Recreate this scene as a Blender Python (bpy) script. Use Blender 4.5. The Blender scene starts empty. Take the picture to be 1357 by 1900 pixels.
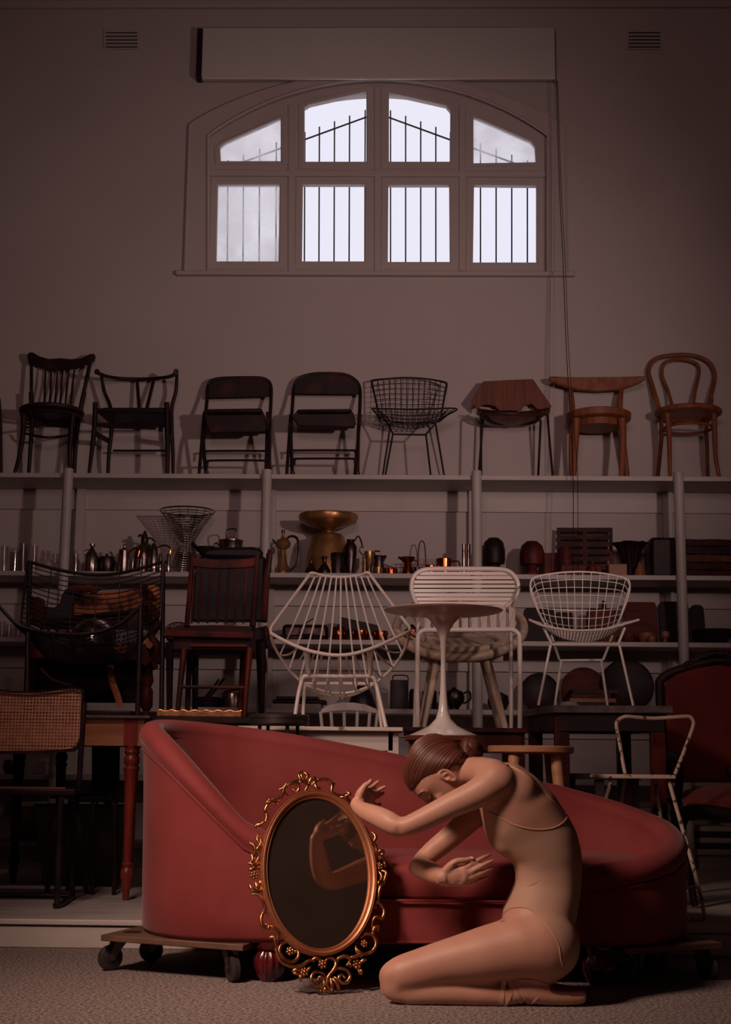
import bpy, math, random
from mathutils import Vector, Matrix
from mathutils.geometry import tessellate_polygon
from mathutils.bvhtree import BVHTree
import numpy as np
random.seed(4)
S = bpy.context.scene
COL = S.collection
PI = math.pi

# ---------------------------------------------------------------- camera
F = 2600.0; CAMZ = 0.76; YAW = 0.0217; ROLL = 0.010; PITCH = math.atan(465/2600)
RM = Matrix.Rotation(YAW, 3, 'Z') @ Matrix.Rotation(PI/2+PITCH, 3, 'X') @ Matrix.Rotation(ROLL, 3, 'Z')
CAM = Vector((0, 0, CAMZ))
cd = bpy.data.cameras.new('camera'); cam = bpy.data.objects.new('camera', cd); COL.objects.link(cam)
cd.sensor_fit = 'HORIZONTAL'; cd.sensor_width = 36; cd.lens = 36*F/1357; cd.clip_end = 100
cam.matrix_world = Matrix.Translation(CAM) @ RM.to_4x4()
S.camera = cam
S.view_settings.view_transform = 'Standard'; S.view_settings.look = 'None'
S.view_settings.exposure = 0.0; S.view_settings.gamma = 1; S.view_settings.use_curve_mapping = False

# ---------------------------------------------------------------- daylight, studio lamps and added fill lights
w = bpy.data.worlds.new('world'); S.world = w; w.use_nodes = True
w.node_tree.nodes['Background'].inputs[0].default_value = (0.74, 0.725, 0.80, 1)
w.node_tree.nodes['Background'].inputs[1].default_value = 1.30

def aim(o, target):
    d = Vector(target) - o.location
    o.rotation_euler = d.to_track_quat('-Z', 'Y').to_euler()
def spot(name, loc, target, power, color, angle, blend=1.0, size=0.1):
    l = bpy.data.lights.new(name, 'SPOT'); l.energy = power; l.color = color
    l.spot_size = math.radians(angle); l.spot_blend = blend; l.shadow_soft_size = size
    o = bpy.data.objects.new(name, l); COL.objects.link(o); o.location = loc; aim(o, target); return o
def area(name, loc, target, power, color, sx, sy, spread=180):
    l = bpy.data.lights.new(name, 'AREA'); l.energy = power; l.color = color
    l.shape = 'RECTANGLE'; l.size = sx; l.size_y = sy; l.spread = math.radians(spread)
    o = bpy.data.objects.new(name, l); COL.objects.link(o); o.location = loc; aim(o, target); return o
spot('wall_lamp', (2.25, 4.0, 2.45), (-0.45, 9.75, 3.2), 255, (1.0, 0.72, 0.65), 65, 1.0, 0.10)
area('key_softbox', (-1.75, 3.0, 2.75), (-0.25, 4.9, 0.38), 16.5, (1.0, 0.69, 0.55), 0.5, 0.7, 64)
spot('chair_fill', (-1.3, 3.9, 3.7), (-0.75, 6.7, 1.15), 128, (1.0, 0.68, 0.58), 50, 1.0, 0.2)  # added light, brightens the chairs and tables on the stage
area('wall_fill', (0, 0.2, 3.4), (0, 9.75, 3.9), 9, (1.0, 0.62, 0.60), 1.8, 1.2, 60)  # added fill, softens the chair shadows on the back wall
area('room_fill', (-0.3, -0.6, 2.6), (0, 7.0, 0.6), 2.6, (1.0, 0.40, 0.46), 2.6, 1.6)  # added ambient fill, tints and lifts the dark parts
# ---------------------------------------------------------------- placing helpers
def ray(px, py): return RM @ Vector(((px-678.5)/F, -(py-950)/F, -1))
def P(px, py, Y):
    d = ray(px, py); return CAM + d*(Y/d.y)
def G(px, py, z):
    d = ray(px, py); return CAM + d*((z-CAMZ)/d.z)
def W(px, Y, z):
    a = (px-678.5)/F; k = (z-CAMZ)/Y
    b = (k*(RM[1][0]*a-RM[1][2]) - (RM[2][0]*a-RM[2][2]))/(RM[2][1]-k*RM[1][1])
    d = RM @ Vector((a, b, -1)); return CAM + d*(Y/d.y)
def mpp(Y, z=0.9):
    return (math.cos(PITCH)*Y + math.sin(PITCH)*(z-CAMZ))/F
def T(ox, oy, s): return lambda x, y, Y: P(ox+x*s, oy+y*s, Y)

# ---------------------------------------------------------------- mesh helpers
def cr(pts, n=6, closed=False):
    pts = [Vector(p) for p in pts]; N = len(pts); out = []
    rng = range(N if closed else N-1)
    for i in rng:
        if closed: a, b, c, d = pts[i-1], pts[i], pts[(i+1) % N], pts[(i+2) % N]
        else: a, b, c, d = pts[max(i-1, 0)], pts[i], pts[i+1], pts[min(i+2, N-1)]
        for k in range(n):
            t = k/n
            out.append(0.5*((2*b)+(c-a)*t+(2*a-5*b+4*c-d)*t*t+(3*b-a-3*c+d)*t**3))
    if not closed: out.append(pts[-1])
    return out
def lerp(a, b, t): return a+(b-a)*t
def interp(tab, x):
    if x <= tab[0][0]: return tab[0][1]
    for (a, u), (b, v) in zip(tab, tab[1:]):
        if x <= b:
            t = (x-a)/(b-a); t = t*t*(3-2*t) if False else t
            return u+(v-u)*t
    return tab[-1][1]
def along(pts, t):
    L = [0]
    for a, b in zip(pts, pts[1:]): L.append(L[-1]+(b-a).length)
    s = t*L[-1]
    for i in range(len(pts)-1):
        if s <= L[i+1]+1e-9:
            return pts[i].lerp(pts[i+1], (s-L[i])/max(L[i+1]-L[i], 1e-9))
    return pts[-1]

class MB:
    def __init__(s): s.v = []; s.f = []
    def add(s, vs, fs):
        n = len(s.v); s.v += [Vector(v) for v in vs]; s.f += [tuple(i+n for i in f) for f in fs]; return s
    def grid(s, rows, cu=False, cv=False, cap=False):
        n = len(rows); m = len(rows[0]); vs = [p for r in rows for p in r]; fs = []
        for i in range(n if cv else n-1):
            for j in range(m if cu else m-1):
                a = i*m+j; b = i*m+(j+1) % m; c = ((i+1) % n)*m+(j+1) % m; d = ((i+1) % n)*m+j
                fs.append((a, b, c, d))
        if cap:
            fs.append(tuple(range(m))[::-1]); fs.append(tuple((n-1)*m+j for j in range(m)))
        return s.add(vs, fs)
    def tube(s, pts, r, n=8, closed=False, flat=None, up=None):
        pts = [Vector(p) for p in pts]; N = len(pts)
        R = r if isinstance(r, (list, tuple)) else [r]*N
        if len(R) != N: R = [interp([(i/(len(R)-1), x) for i, x in enumerate(R)], k/(N-1)) for k in range(N)]
        rows = []; nrm = None
        for i, p in enumerate(pts):
            if closed: t = pts[(i+1) % N]-pts[i-1]
            else: t = pts[min(i+1, N-1)]-pts[max(i-1, 0)]
            if t.length < 1e-9: t = Vector((0, 0, 1))
            t.normalize()
            if nrm is None:
                q = Vector(up) if up is not None else (Vector((0, 1, 0)) if abs(t.y) < 0.9 else Vector((1, 0, 0)))
                nrm = (q-t*q.dot(t)).normalized()
            else:
                nrm = (nrm-t*nrm.dot(t)).normalized() if up is None else (Vector(up)-t*Vector(up).dot(t)).normalized()
            bi = t.cross(nrm); fl = flat or 1.0
            rows.append([p+(nrm*math.cos(a)*fl+bi*math.sin(a))*R[i] for a in [2*PI*k/n for k in range(n)]])
        return s.grid(rows, cu=True, cv=closed, cap=not closed)
    def box(s, c, d, rz=0, M=None):
        c = Vector(c); Rz = M or Matrix.Rotation(rz, 3, 'Z')
        vs = [c+Rz @ Vector((x*d[0]/2, y*d[1]/2, z*d[2]/2)) for z in (-1, 1) for y in (-1, 1) for x in (-1, 1)]
        return s.add(vs, [(0, 2, 3, 1), (4, 5, 7, 6), (0, 1, 5, 4), (2, 6, 7, 3), (0, 4, 6, 2), (1, 3, 7, 5)])
    def mm(s, a, b):
        a = Vector(a); b = Vector(b); return s.box((a+b)/2, [abs(x) for x in (b-a)])
    def beam(s, a, b, wd, hg, up=(0, 1, 0)):
        a = Vector(a); b = Vector(b); t = (b-a).normalized(); u = Vector(up); u = (u-t*u.dot(t)).normalized(); v = t.cross(u)
        vs = [p+v*x*wd/2+u*y*hg/2 for p in (a, b) for x, y in ((-1, -1), (1, -1), (1, 1), (-1, 1))]
        return s.add(vs, [(3, 2, 1, 0), (4, 5, 6, 7), (0, 1, 5, 4), (1, 2, 6, 5), (2, 3, 7, 6), (3, 0, 4, 7)])
    def lathe(s, c, prof, n=28, M=None):
        c = Vector(c); rows = []
        for r, z in prof:
            row = [Vector((math.cos(2*PI*k/n)*r, math.sin(2*PI*k/n)*r, z)) for k in range(n)]
            rows.append([c+(M @ v if M else v) for v in row])
        return s.grid(rows, cu=True, cap=True)
    def prism(s, pts, off):
        pts = [Vector(p) for p in pts]; off = Vector(off); n = len(pts)
        vs = pts+[p+off for p in pts]
        fs = [tuple(range(n)), tuple(range(2*n-1, n-1, -1))]
        fs += [(i, i+n, (i+1) % n+n, (i+1) % n) for i in range(n)]
        return s.add(vs, fs)
    def ball(s, c, r, n=16, M=None):
        c = Vector(c); r = r if isinstance(r, (tuple, list)) else (r, r, r); m = max(6, n//2); rows = []
        for i in range(m+1):
            a = PI*i/m; a = min(max(a, 0.02), PI-0.02)
            row = [Vector((r[0]*math.sin(a)*math.cos(2*PI*k/n), r[1]*math.sin(a)*math.sin(2*PI*k/n), -r[2]*math.cos(a))) for k in range(n)]
            rows.append([c+(M @ v if M else v) for v in row])
        return s.grid(rows, cu=True, cap=True)
    def holed(s, outer, holes, off):
        # flat slab with holes: outer / holes are lists of Vectors in one plane
        off = Vector(off); loops = [outer]+holes; flat = [Vector(p) for l in loops for p in l]; n = len(flat)
        tris = tessellate_polygon([[Vector(p) for p in l] for l in loops])
        fs = [tuple(t) for t in tris]+[tuple(i+n for i in reversed(t)) for t in tris]; k = 0
        for l in loops:
            m = len(l)
            fs += [(k+i, k+(i+1) % m, k+(i+1) % m+n, k+i+n) for i in range(m)]; k += m
        return s.add(flat+[p+off for p in flat], fs)
    def build(s, name, mat, parent=None, ang=38, bevel=0, recalc=True):
        me = bpy.data.meshes.new(name); o = bpy.data.objects.new(name, me); COL.objects.link(o)
        org = Vector((0, 0, 0)); p = parent
        while p is not None: org = org+p.location; p = p.parent
        me.from_pydata([tuple(v-org) for v in s.v], [], s.f)
        if recalc:
            import bmesh
            bm = bmesh.new(); bm.from_mesh(me); bmesh.ops.recalc_face_normals(bm, faces=bm.faces); bm.to_mesh(me); bm.free()
        me.polygons.foreach_set('use_smooth', [True]*len(me.polygons)); me.set_sharp_from_angle(angle=math.radians(ang))
        me.materials.append(mat)
        if parent is not None: o.parent = parent
        if bevel:
            b = o.modifiers.new('bevel', 'BEVEL'); b.width = bevel; b.segments = 2; b.limit_method = 'ANGLE'; b.angle_limit = math.radians(50)
        return o
def tag(o, label, cat, group=None, kind=None):
    o['label'] = label; o['category'] = cat
    if group: o['group'] = group
    if kind: o['kind'] = kind
    return o
def thing(name, label, cat, loc, group=None):
    o = bpy.data.objects.new(name, None); COL.objects.link(o); o.location = loc; o.empty_display_size = 0.05
    return tag(o, label, cat, group)
def struct(o): o['kind'] = 'structure'; return o
def T1(name, pts, r, mat, root, n=8, **k): return MB().tube(pts, r, n, **k).build(name, mat, root)

# ---------------------------------------------------------------- materials
def mat(name, c1, rough=0.6, metal=0.0, c2=None, scale=8, bump=0.0, bscale=60, stretch=(1, 1, 1), sheen=0, coat=0, lo=0.4, hi=0.6, detail=4, spec=0.5):
    m = bpy.data.materials.new(name); m.use_nodes = True; N = m.node_tree.nodes; L = m.node_tree.links
    b = N['Principled BSDF']; b.inputs['Roughness'].default_value = rough; b.inputs['Metallic'].default_value = metal
    b.inputs['Base Color'].default_value = (*c1, 1); b.inputs['Specular IOR Level'].default_value = spec
    if sheen: b.inputs['Sheen Weight'].default_value = sheen; b.inputs['Sheen Roughness'].default_value = 0.4
    if coat: b.inputs['Coat Weight'].default_value = coat; b.inputs['Coat Roughness'].default_value = 0.15
    if c2 or bump:
        tc = N.new('ShaderNodeTexCoord'); mp = N.new('ShaderNodeMapping'); mp.inputs['Scale'].default_value = stretch
        L.new(tc.outputs['Object'], mp.inputs[0])
    if c2:
        no = N.new('ShaderNodeTexNoise'); no.inputs['Scale'].default_value = scale; no.inputs['Detail'].default_value = detail
        rp = N.new('ShaderNodeValToRGB'); rp.color_ramp.elements[0].position = lo; rp.color_ramp.elements[1].position = hi
        rp.color_ramp.elements[0].color = (*c1, 1); rp.color_ramp.elements[1].color = (*c2, 1)
        L.new(mp.outputs[0], no.inputs['Vector']); L.new(no.outputs[0], rp.inputs[0]); L.new(rp.outputs[0], b.inputs['Base Color'])
    if bump:
        nb = N.new('ShaderNodeTexNoise'); nb.inputs['Scale'].default_value = bscale; nb.inputs['Detail'].default_value = 6
        bp = N.new('ShaderNodeBump'); bp.inputs['Strength'].default_value = bump; bp.inputs['Distance'].default_value = 0.01
        L.new(mp.outputs[0], nb.inputs['Vector']); L.new(nb.outputs[0], bp.inputs['Height']); L.new(bp.outputs[0], b.inputs['Normal'])
    return m
WALL = mat('painted_plaster', (0.50, 0.43, 0.41), 0.85, c2=(0.46, 0.395, 0.375), scale=1.2, bump=0.12, bscale=9, lo=0.35, hi=0.7)
WHITE = mat('white_paint', (0.60, 0.53, 0.50), 0.5, c2=(0.54, 0.47, 0.44), scale=3)
SHELF = mat('shelf_paint', (0.50, 0.43, 0.41), 0.5, c2=(0.45, 0.385, 0.365), scale=3)
BLINDM = mat('blind_white', (0.60, 0.57, 0.53), 0.55)
CARPET = mat('carpet', (0.075, 0.055, 0.055), 0.95, c2=(0.36, 0.275, 0.25), scale=85, bump=0.8, bscale=110, lo=0.36, hi=0.62, detail=3)
STAGE = mat('stage_boards', (0.40, 0.34, 0.33), 0.5, c2=(0.48, 0.42, 0.40), scale=2.5, stretch=(1, 4, 1), bump=0.05)
BLACKW = mat('black_wood', (0.016, 0.005, 0.007), 0.5, c2=(0.07, 0.013, 0.010), scale=5, lo=0.5, hi=0.75, spec=0.25)
BLACKM = mat('black_metal', (0.012, 0.009, 0.011), 0.42, c2=(0.03, 0.012, 0.014), scale=12, spec=0.3)
RUSTM = mat('brown_enamel_metal', (0.018, 0.008, 0.009), 0.48, c2=(0.085, 0.018, 0.013), scale=6, lo=0.5, hi=0.8, spec=0.25)
REDWOOD = mat('red_stained_wood', (0.035, 0.006, 0.007), 0.5, c2=(0.16, 0.022, 0.011), scale=7, stretch=(1, 1, 0.3), lo=0.45, hi=0.75, bump=0.1, spec=0.2)
OAK = mat('honey_wood', (0.27, 0.088, 0.038), 0.5, c2=(0.20, 0.058, 0.025), scale=5, stretch=(5, 5, 0.8), bump=0.03, spec=0.25)
PINE = mat('pine_wood', (0.42, 0.16, 0.07), 0.55, c2=(0.30, 0.10, 0.04), scale=5, stretch=(0.6, 2, 6), bump=0.05)
TURNED = mat('varnished_red_leg', (0.30, 0.042, 0.02), 0.35, c2=(0.18, 0.02, 0.014), scale=6, stretch=(3, 3, 0.6))
PALEW = mat('pale_ash_wood', (0.60, 0.45, 0.34), 0.5, c2=(0.55, 0.40, 0.29), scale=9, stretch=(5, 5, 1))
PLY = mat('walnut_plywood', (0.17, 0.045, 0.02), 0.4, c2=(0.12, 0.028, 0.013), scale=5, stretch=(9, 1, 0.6), spec=0.2)
OAKS = mat('stool_oak', (0.50, 0.26, 0.14), 0.5, c2=(0.40, 0.19, 0.09), scale=5, stretch=(0.6, 2, 5))
WMETAL = mat('white_powder_coat', (0.72, 0.62, 0.57), 0.32)
CREAMW = mat('white_wood', (0.66, 0.57, 0.52), 0.3)
TULIP = mat('white_lacquer', (0.74, 0.66, 0.62), 0.18, coat=0.5)
TTOP = mat('tulip_top', (0.62, 0.47, 0.39), 0.3)
CHIP = mat('chipped_white_paint', (0.62, 0.47, 0.38), 0.6, c2=(0.10, 0.035, 0.025), scale=38, lo=0.58, hi=0.64)
CHIPW = mat('chipped_cream_table', (0.66, 0.56, 0.48), 0.6, c2=(0.20, 0.13, 0.10), scale=14, lo=0.66, hi=0.70)
VELVET = mat('red_velvet', (0.195, 0.019, 0.020), 0.8, c2=(0.255, 0.037, 0.034), scale=3.5, sheen=0.14, bump=0.12, bscale=500, lo=0.35, hi=0.7)
PIPING = mat('velvet_piping', (0.20, 0.010, 0.014), 0.7, sheen=0.3)
LEATHR = mat('dark_leather', (0.012, 0.006, 0.011), 0.5, bump=0.1, spec=0.25)
REDUPH = mat('russet_upholstery', (0.19, 0.022, 0.015), 0.9, sheen=0.1, c2=(0.15, 0.016, 0.012), scale=4)
TAN = mat('torn_tan_leather', (0.48, 0.15, 0.055), 0.7, c2=(0.08, 0.008, 0.008), scale=9, lo=0.52, hi=0.62, bump=0.3, bscale=20)
GREYF = mat('grey_fabric', (0.055, 0.045, 0.05), 0.9)
SILVER = mat('tarnished_silver', (0.50, 0.42, 0.38), 0.24, 1.0, c2=(0.20, 0.14, 0.12), scale=14)
DARKS = mat('blackened_metal', (0.10, 0.07, 0.07), 0.35, 0.9, c2=(0.04, 0.02, 0.02), scale=14)
BRASS = mat('aged_brass', (0.50, 0.26, 0.10), 0.33, 0.72, c2=(0.26, 0.12, 0.05), scale=7)
COPPER = mat('copper', (0.62, 0.17, 0.06), 0.22, 1.0, c2=(0.28, 0.06, 0.025), scale=10)
GOLD = mat('antique_gold', (0.62, 0.30, 0.13), 0.34, 1.0, c2=(0.26, 0.09, 0.04), scale=38, lo=0.35, hi=0.72, bump=0.2, bscale=90)
GILT = mat('gilded_ring', (0.56, 0.25, 0.13), 0.42, 0.75, c2=(0.42, 0.17, 0.085), scale=12, lo=0.3, hi=0.7)
DOLLY = mat('dolly_ply', (0.145, 0.075, 0.045), 0.6, c2=(0.095, 0.045, 0.028), scale=5, stretch=(0.6, 4, 4))
RUBBER = mat('black_rubber', (0.016, 0.010, 0.014), 0.5)
STEEL = mat('caster_steel', (0.11, 0.08, 0.08), 0.35, 0.8)
TYRE = mat('grey_tyre', (0.03, 0.022, 0.025), 0.5)
BUNFT = mat('red_fluted_wood', (0.12, 0.006, 0.008), 0.3, c2=(0.05, 0.004, 0.006), scale=9, coat=0.4)
SLATE = mat('slate_top', (0.085, 0.062, 0.065), 0.7, c2=(0.14, 0.10, 0.10), scale=25, bump=0.1)
BUCKET = mat('grey_zinc', (0.11, 0.085, 0.088), 0.7, c2=(0.08, 0.06, 0.065), scale=6)
GLASSD = mat('dark_bottle', (0.05, 0.02, 0.02), 0.2)
BOARDM = mat('chopping_board', (0.13, 0.026, 0.016), 0.6, c2=(0.085, 0.015, 0.012), scale=6, stretch=(1, 1, 4), spec=0.2)
BOWLM = mat('turned_bowl_wood', (0.32, 0.12, 0.055), 0.5, c2=(0.22, 0.075, 0.035), scale=6)
BLANK = [mat('blanket_'+n, c, 0.95, c2=[x*0.6 for x in c], scale=20, bump=0.3, bscale=80) for n, c in (('maroon', (0.07, 0.015, 0.018)), ('plum', (0.05, 0.02, 0.03)), ('ochre', (0.17, 0.06, 0.025)), ('brown', (0.06, 0.02, 0.018)))]
PAPER = mat('off_white_paper', (0.42, 0.36, 0.34), 0.8)
SKIN = mat('skin', (0.50, 0.265, 0.19), 0.5, c2=(0.45, 0.22, 0.155), scale=7, bump=0.05, bscale=300, lo=0.3, hi=0.7, spec=0.4)
LEO = mat('nude_leotard', (0.42, 0.245, 0.175), 0.7)
TRIM = mat('leotard_binding', (0.52, 0.27, 0.17), 0.45)
SATIN = mat('shoe_satin', (0.50, 0.26, 0.18), 0.36)
SOLE = mat('shoe_sole', (0.13, 0.035, 0.035), 0.7)
HAIRL = mat('auburn_hair_light', (0.15, 0.048, 0.026), 0.34)
HAIR = mat('auburn_hair', (0.085, 0.022, 0.013), 0.4)
BROWM = mat('brow_hair', (0.03, 0.01, 0.008), 0.6)
NAIL = mat('nail', (0.66, 0.40, 0.30), 0.2)
SKIN.node_tree.nodes['Principled BSDF'].inputs['Subsurface Weight'].default_value = 0.08
SKIN.node_tree.nodes['Principled BSDF'].inputs['Subsurface Radius'].default_value = (0.012, 0.005, 0.003)

def glassmat(name, tint, fac, rough=0.05):
    m = bpy.data.materials.new(name); m.use_nodes = True; N = m.node_tree.nodes; L = m.node_tree.links
    N.remove(N['Principled BSDF']); o = N['Material Output']
    t = N.new('ShaderNodeBsdfTransparent'); t.inputs[0].default_value = (*tint, 1)
    g = N.new('ShaderNodeBsdfGlossy'); g.inputs['Roughness'].default_value = rough; g.inputs[0].default_value = (0.9, 0.85, 0.8, 1)
    mx = N.new('ShaderNodeMixShader'); mx.inputs[0].default_value = fac
    L.new(t.outputs[0], mx.inputs[1]); L.new(g.outputs[0], mx.inputs[2]); L.new(mx.outputs[0], o.inputs[0]); return m
GLASS = glassmat('drinking_glass', (0.90, 0.88, 0.88), 0.045)
PANE = glassmat('clear_pane', (0.97, 0.97, 0.99), 0.04)
def frosted():
    m = glassmat('dusty_pane', (0.93, 0.92, 0.93), 0.04); N = m.node_tree.nodes; L = m.node_tree.links
    o = N['Material Output']; prev = o.inputs[0].links[0].from_socket
    tr = N.new('ShaderNodeBsdfTranslucent'); tr.inputs[0].default_value = (0.85, 0.82, 0.82, 1)
    no = N.new('ShaderNodeTexNoise'); no.inputs['Scale'].default_value = 5; no.inputs['Detail'].default_value = 8
    mr = N.new('ShaderNodeMapRange'); mr.inputs['From Min'].default_value = 0.35; mr.inputs['From Max'].default_value = 0.7; mr.inputs['To Min'].default_value = 0.15; mr.inputs['To Max'].default_value = 0.55
    tc = N.new('ShaderNodeTexCoord'); L.new(tc.outputs['Object'], no.inputs['Vector']); L.new(no.outputs[0], mr.inputs[0])
    mx = N.new('ShaderNodeMixShader'); L.new(mr.outputs[0], mx.inputs[0]); L.new(prev, mx.inputs[1]); L.new(tr.outputs[0], mx.inputs[2]); L.new(mx.outputs[0], o.inputs[0]); return m
DUSTY = frosted()
MIRROR = mat('hazed_mirror_glass', (0.50, 0.34, 0.26), 0.045, 0.95, c2=(0.42, 0.28, 0.21), scale=3)  # brown haze in the colour stands in for the dim room reflected
def cane_mat():
    m = mat('woven_cane', (0.56, 0.25, 0.15), 0.6, c2=(0.46, 0.19, 0.11), scale=30); N = m.node_tree.nodes; L = m.node_tree.links
    b = N['Principled BSDF']; o = N['Material Output']
    tc = N.new('ShaderNodeTexCoord'); sp = N.new('ShaderNodeSeparateXYZ'); L.new(tc.outputs['Object'], sp.inputs[0])
    def mth(op, a, b_=None):
        n = N.new('ShaderNodeMath'); n.operation = op
        for i, x in enumerate((a, b_)):
            if x is None: continue
            if isinstance(x, (int, float)): n.inputs[i].default_value = x
            else: L.new(x, n.inputs[i])
        return n.outputs[0]
    k = 2*PI/0.0150
    # octagonal holes on a staggered lattice, both in the back (X, Z) and in the seat (X, Y)
    yz = mth('ADD', sp.outputs['Y'], sp.outputs['Z'])
    cx = mth('COSINE', mth('MULTIPLY', sp.outputs['X'], k)); cy = mth('COSINE', mth('MULTIPLY', yz, k))
    v = mth('ADD', cx, cy); hole = mth('GREATER_THAN', v, 0.62)
    t = N.new('ShaderNodeBsdfTransparent'); mx = N.new('ShaderNodeMixShader')
    L.new(hole, mx.inputs[0]); L.new(b.outputs[0], mx.inputs[1]); L.new(t.outputs[0], mx.inputs[2]); L.new(mx.outputs[0], o.inputs[0]); return m
CANE = cane_mat()
# ---------------------------------------------------------------- the room
YW = 9.75; ZF = 0.11; YSTEP = 5.95
ZC = P(678, 15, YW).z+0.35
struct(MB().box((0, 1.9, -0.05), (9.4, 8.2, 0.1)).build('floor', CARPET))
m = MB(); m.box((0, (YSTEP+YW+0.2)/2+0.006, ZF/2-0.02), (9.4, YW+0.2-YSTEP, ZF+0.04-0.001))
o = struct(m.build('stage_floor', STAGE)); o.rotation_euler.z = 0
m = MB(); m.mm((-4.6, YSTEP-0.025, ZF-0.018), (4.6, YSTEP+0.008, ZF+0.004)); m.mm((-4.6, YSTEP-0.012, 0.0), (4.6, YSTEP-0.002, ZF-0.025))
struct(m.build('trim_1', WHITE, bevel=0.004))
WX = 4.7
def Wp(x, y, Y=YW): return P(x, y, Y)
arch = [(386, 505)]+[(386, 252)]+[(x, 252-104*(1-((x-702)/316)**2)**0.92) for x in range(400, 1010, 14)]+[(1018, 252), (1018, 505)]
outer = [Vector((-WX, YW, -0.1)), Vector((WX, YW, -0.1)), Vector((WX, YW, ZC+0.1)), Vector((-WX, YW, ZC+0.1))]
archw = [Wp(x, y) for x, y in arch]
struct(MB().holed(outer, [archw], (0, 0.3, 0)).build('wall_back', WALL))
struct(MB().mm((-WX-0.1, -2.2, -0.1), (-WX, YW+0.3, ZC+0.1)).build('wall_left', WALL))
struct(MB().mm((WX, -2.2, -0.1), (WX+0.1, YW+0.3, ZC+0.1)).build('wall_right', WALL))
struct(MB().mm((-WX, -2.3, -0.1), (WX, -2.2, ZC+0.1)).build('wall_front', WALL))
struct(MB().mm((-WX-0.1, -2.3, ZC), (WX+0.1, YW+0.3, ZC+0.1)).build('ceiling', WALL))
z0 = P(678, 17, YW).z
m = MB(); m.prism([Vector((-WX, YW, z0)), Vector((-WX, YW-0.03, z0)), Vector((-WX, YW-0.05, z0+0.03)), Vector((-WX, YW-0.07, z0+0.04)), Vector((-WX, YW-0.10, z0+0.12)), Vector((-WX, YW-0.22, z0+0.3)), Vector((-WX, YW-0.22, ZC)), Vector((-WX, YW, ZC))], (2*WX, 0, 0))
struct(m.build('trim_2', WALL))
struct(MB().mm((-WX, YW-0.02, ZF), (WX, YW, ZF+0.12)).build('baseboard_back', WHITE, bevel=0.004))

# window: architrave, sill, sash frame with its eight panes
win = bpy.data.objects.new('window_1', None); COL.objects.link(win); struct(win); win.location = P(700, 505, YW)
def arcline(x0, x1, ytop, ybase, yapex, n=40):
    c = (x0+x1)/2; h = (x1-x0)/2
    return [(x0, ytop)]+[(x, ybase-(ybase-yapex)*(1-((x-c)/h)**2)**0.92) for x in [x0+(x1-x0)*k/n for k in range(1, n)]]+[(x1, ytop)]
oa = [(343, 505), (352, 232)]+[(x, 232-96*(1-((x-701)/349)**2)**0.9) for x in range(364, 1040, 14)]+[(1049, 235), (1055, 507)]
ring = [Wp(x, y, YW-0.025) for x, y in oa]; inn = [Wp(x, y, YW-0.025) for x, y in arch]
m = MB(); vs = ring+inn[::-1]
m.prism(vs, (0, 0.024, 0)); m.build('architrave', WALL, win)
bead = [Wp(x, y, YW-0.03) for x, y in arch]; T1('bead', bead, 0.012, WALL, win, 6)
T1('bead', [Wp(x, y, YW-0.028) for x, y in oa], 0.009, WALL, win, 6)
m = MB(); a = Wp(326, 501, YW-0.05); b = Wp(1068, 511, YW-0.05); m.mm((a.x, YW-0.05, b.z), (b.x, YW, a.z)); m.build('window_sill', WALL, win, bevel=0.008)
panes = [[(409, 299), (408, 272), (418, 264), (521, 218), (521, 299)], [(565, 300), (565, 200), (575, 194), (680, 170), (680, 300)],
         [(722, 300), (722, 172), (828, 196), (836, 206), (836, 300)], [(879, 303), (879, 216), (985, 262), (993, 272), (995, 301)],
         [(401, 485), (404, 342), (519, 342), (517, 485)], [(560, 485), (562, 342), (678, 342), (676, 485)],
         [(720, 486), (721, 343), (834, 343), (835, 486)], [(878, 487), (880, 343), (996, 344), (996, 487)]]
YG = YW+0.035
fo = [Wp(x, y, YG) for x, y in [(380, 510), (380, 246)]+[(x, 250-110*(1-((x-702)/322)**2)**0.92) for x in range(392, 1016, 14)]+[(1024, 246), (1024, 510)]]
m = MB(); m.holed(fo, [[Wp(x, y, YG) for x, y in p] for p in panes], (0, 0.05, 0)); m.build('sash_frame', WALL, win)
for i, p in enumerate(panes):
    c = Vector((sum(x for x, y in p)/len(p), sum(y for x, y in p)/len(p), 0)); big = [(c.x+(x-c.x)*1.13, c.y+(y-c.y)*1.13) for x, y in p]
    m = MB(); m.holed([Wp(x, y, YG-0.008) for x, y in [(c.x+(x-c.x)*1.22, c.y+(y-c.y)*1.2) for x, y in p]], [[Wp(x, y, YG-0.008) for x, y in [(c.x+(x-c.x)*1.03, c.y+(y-c.y)*1.03) for x, y in p]]], (0, 0.01, 0))
    fr = m.build('casement', WALL, win, bevel=0.004)
    m = MB(); m.prism([Wp(x, y, YG+0.022) for x, y in [(c.x+(x-c.x)*1.05, c.y+(y-c.y)*1.05) for x, y in p]], (0, 0.004, 0)); m.build('window_pane', DUSTY if i in (0, 3, 4) else PANE, fr)
for x in (541, 701, 858):
    m = MB(); m.beam(Wp(x, 503, YG-0.004), Wp(x, 160 if x == 701 else 196, YG-0.004), 0.05, 0.02); m.build('mullion', WALL, win, bevel=0.006)
m = MB(); m.beam(Wp(388, 321, YG-0.006), Wp(1016, 323, YG-0.006), 0.05, 0.02); m.build('transom', WALL, win, bevel=0.006)

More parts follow.
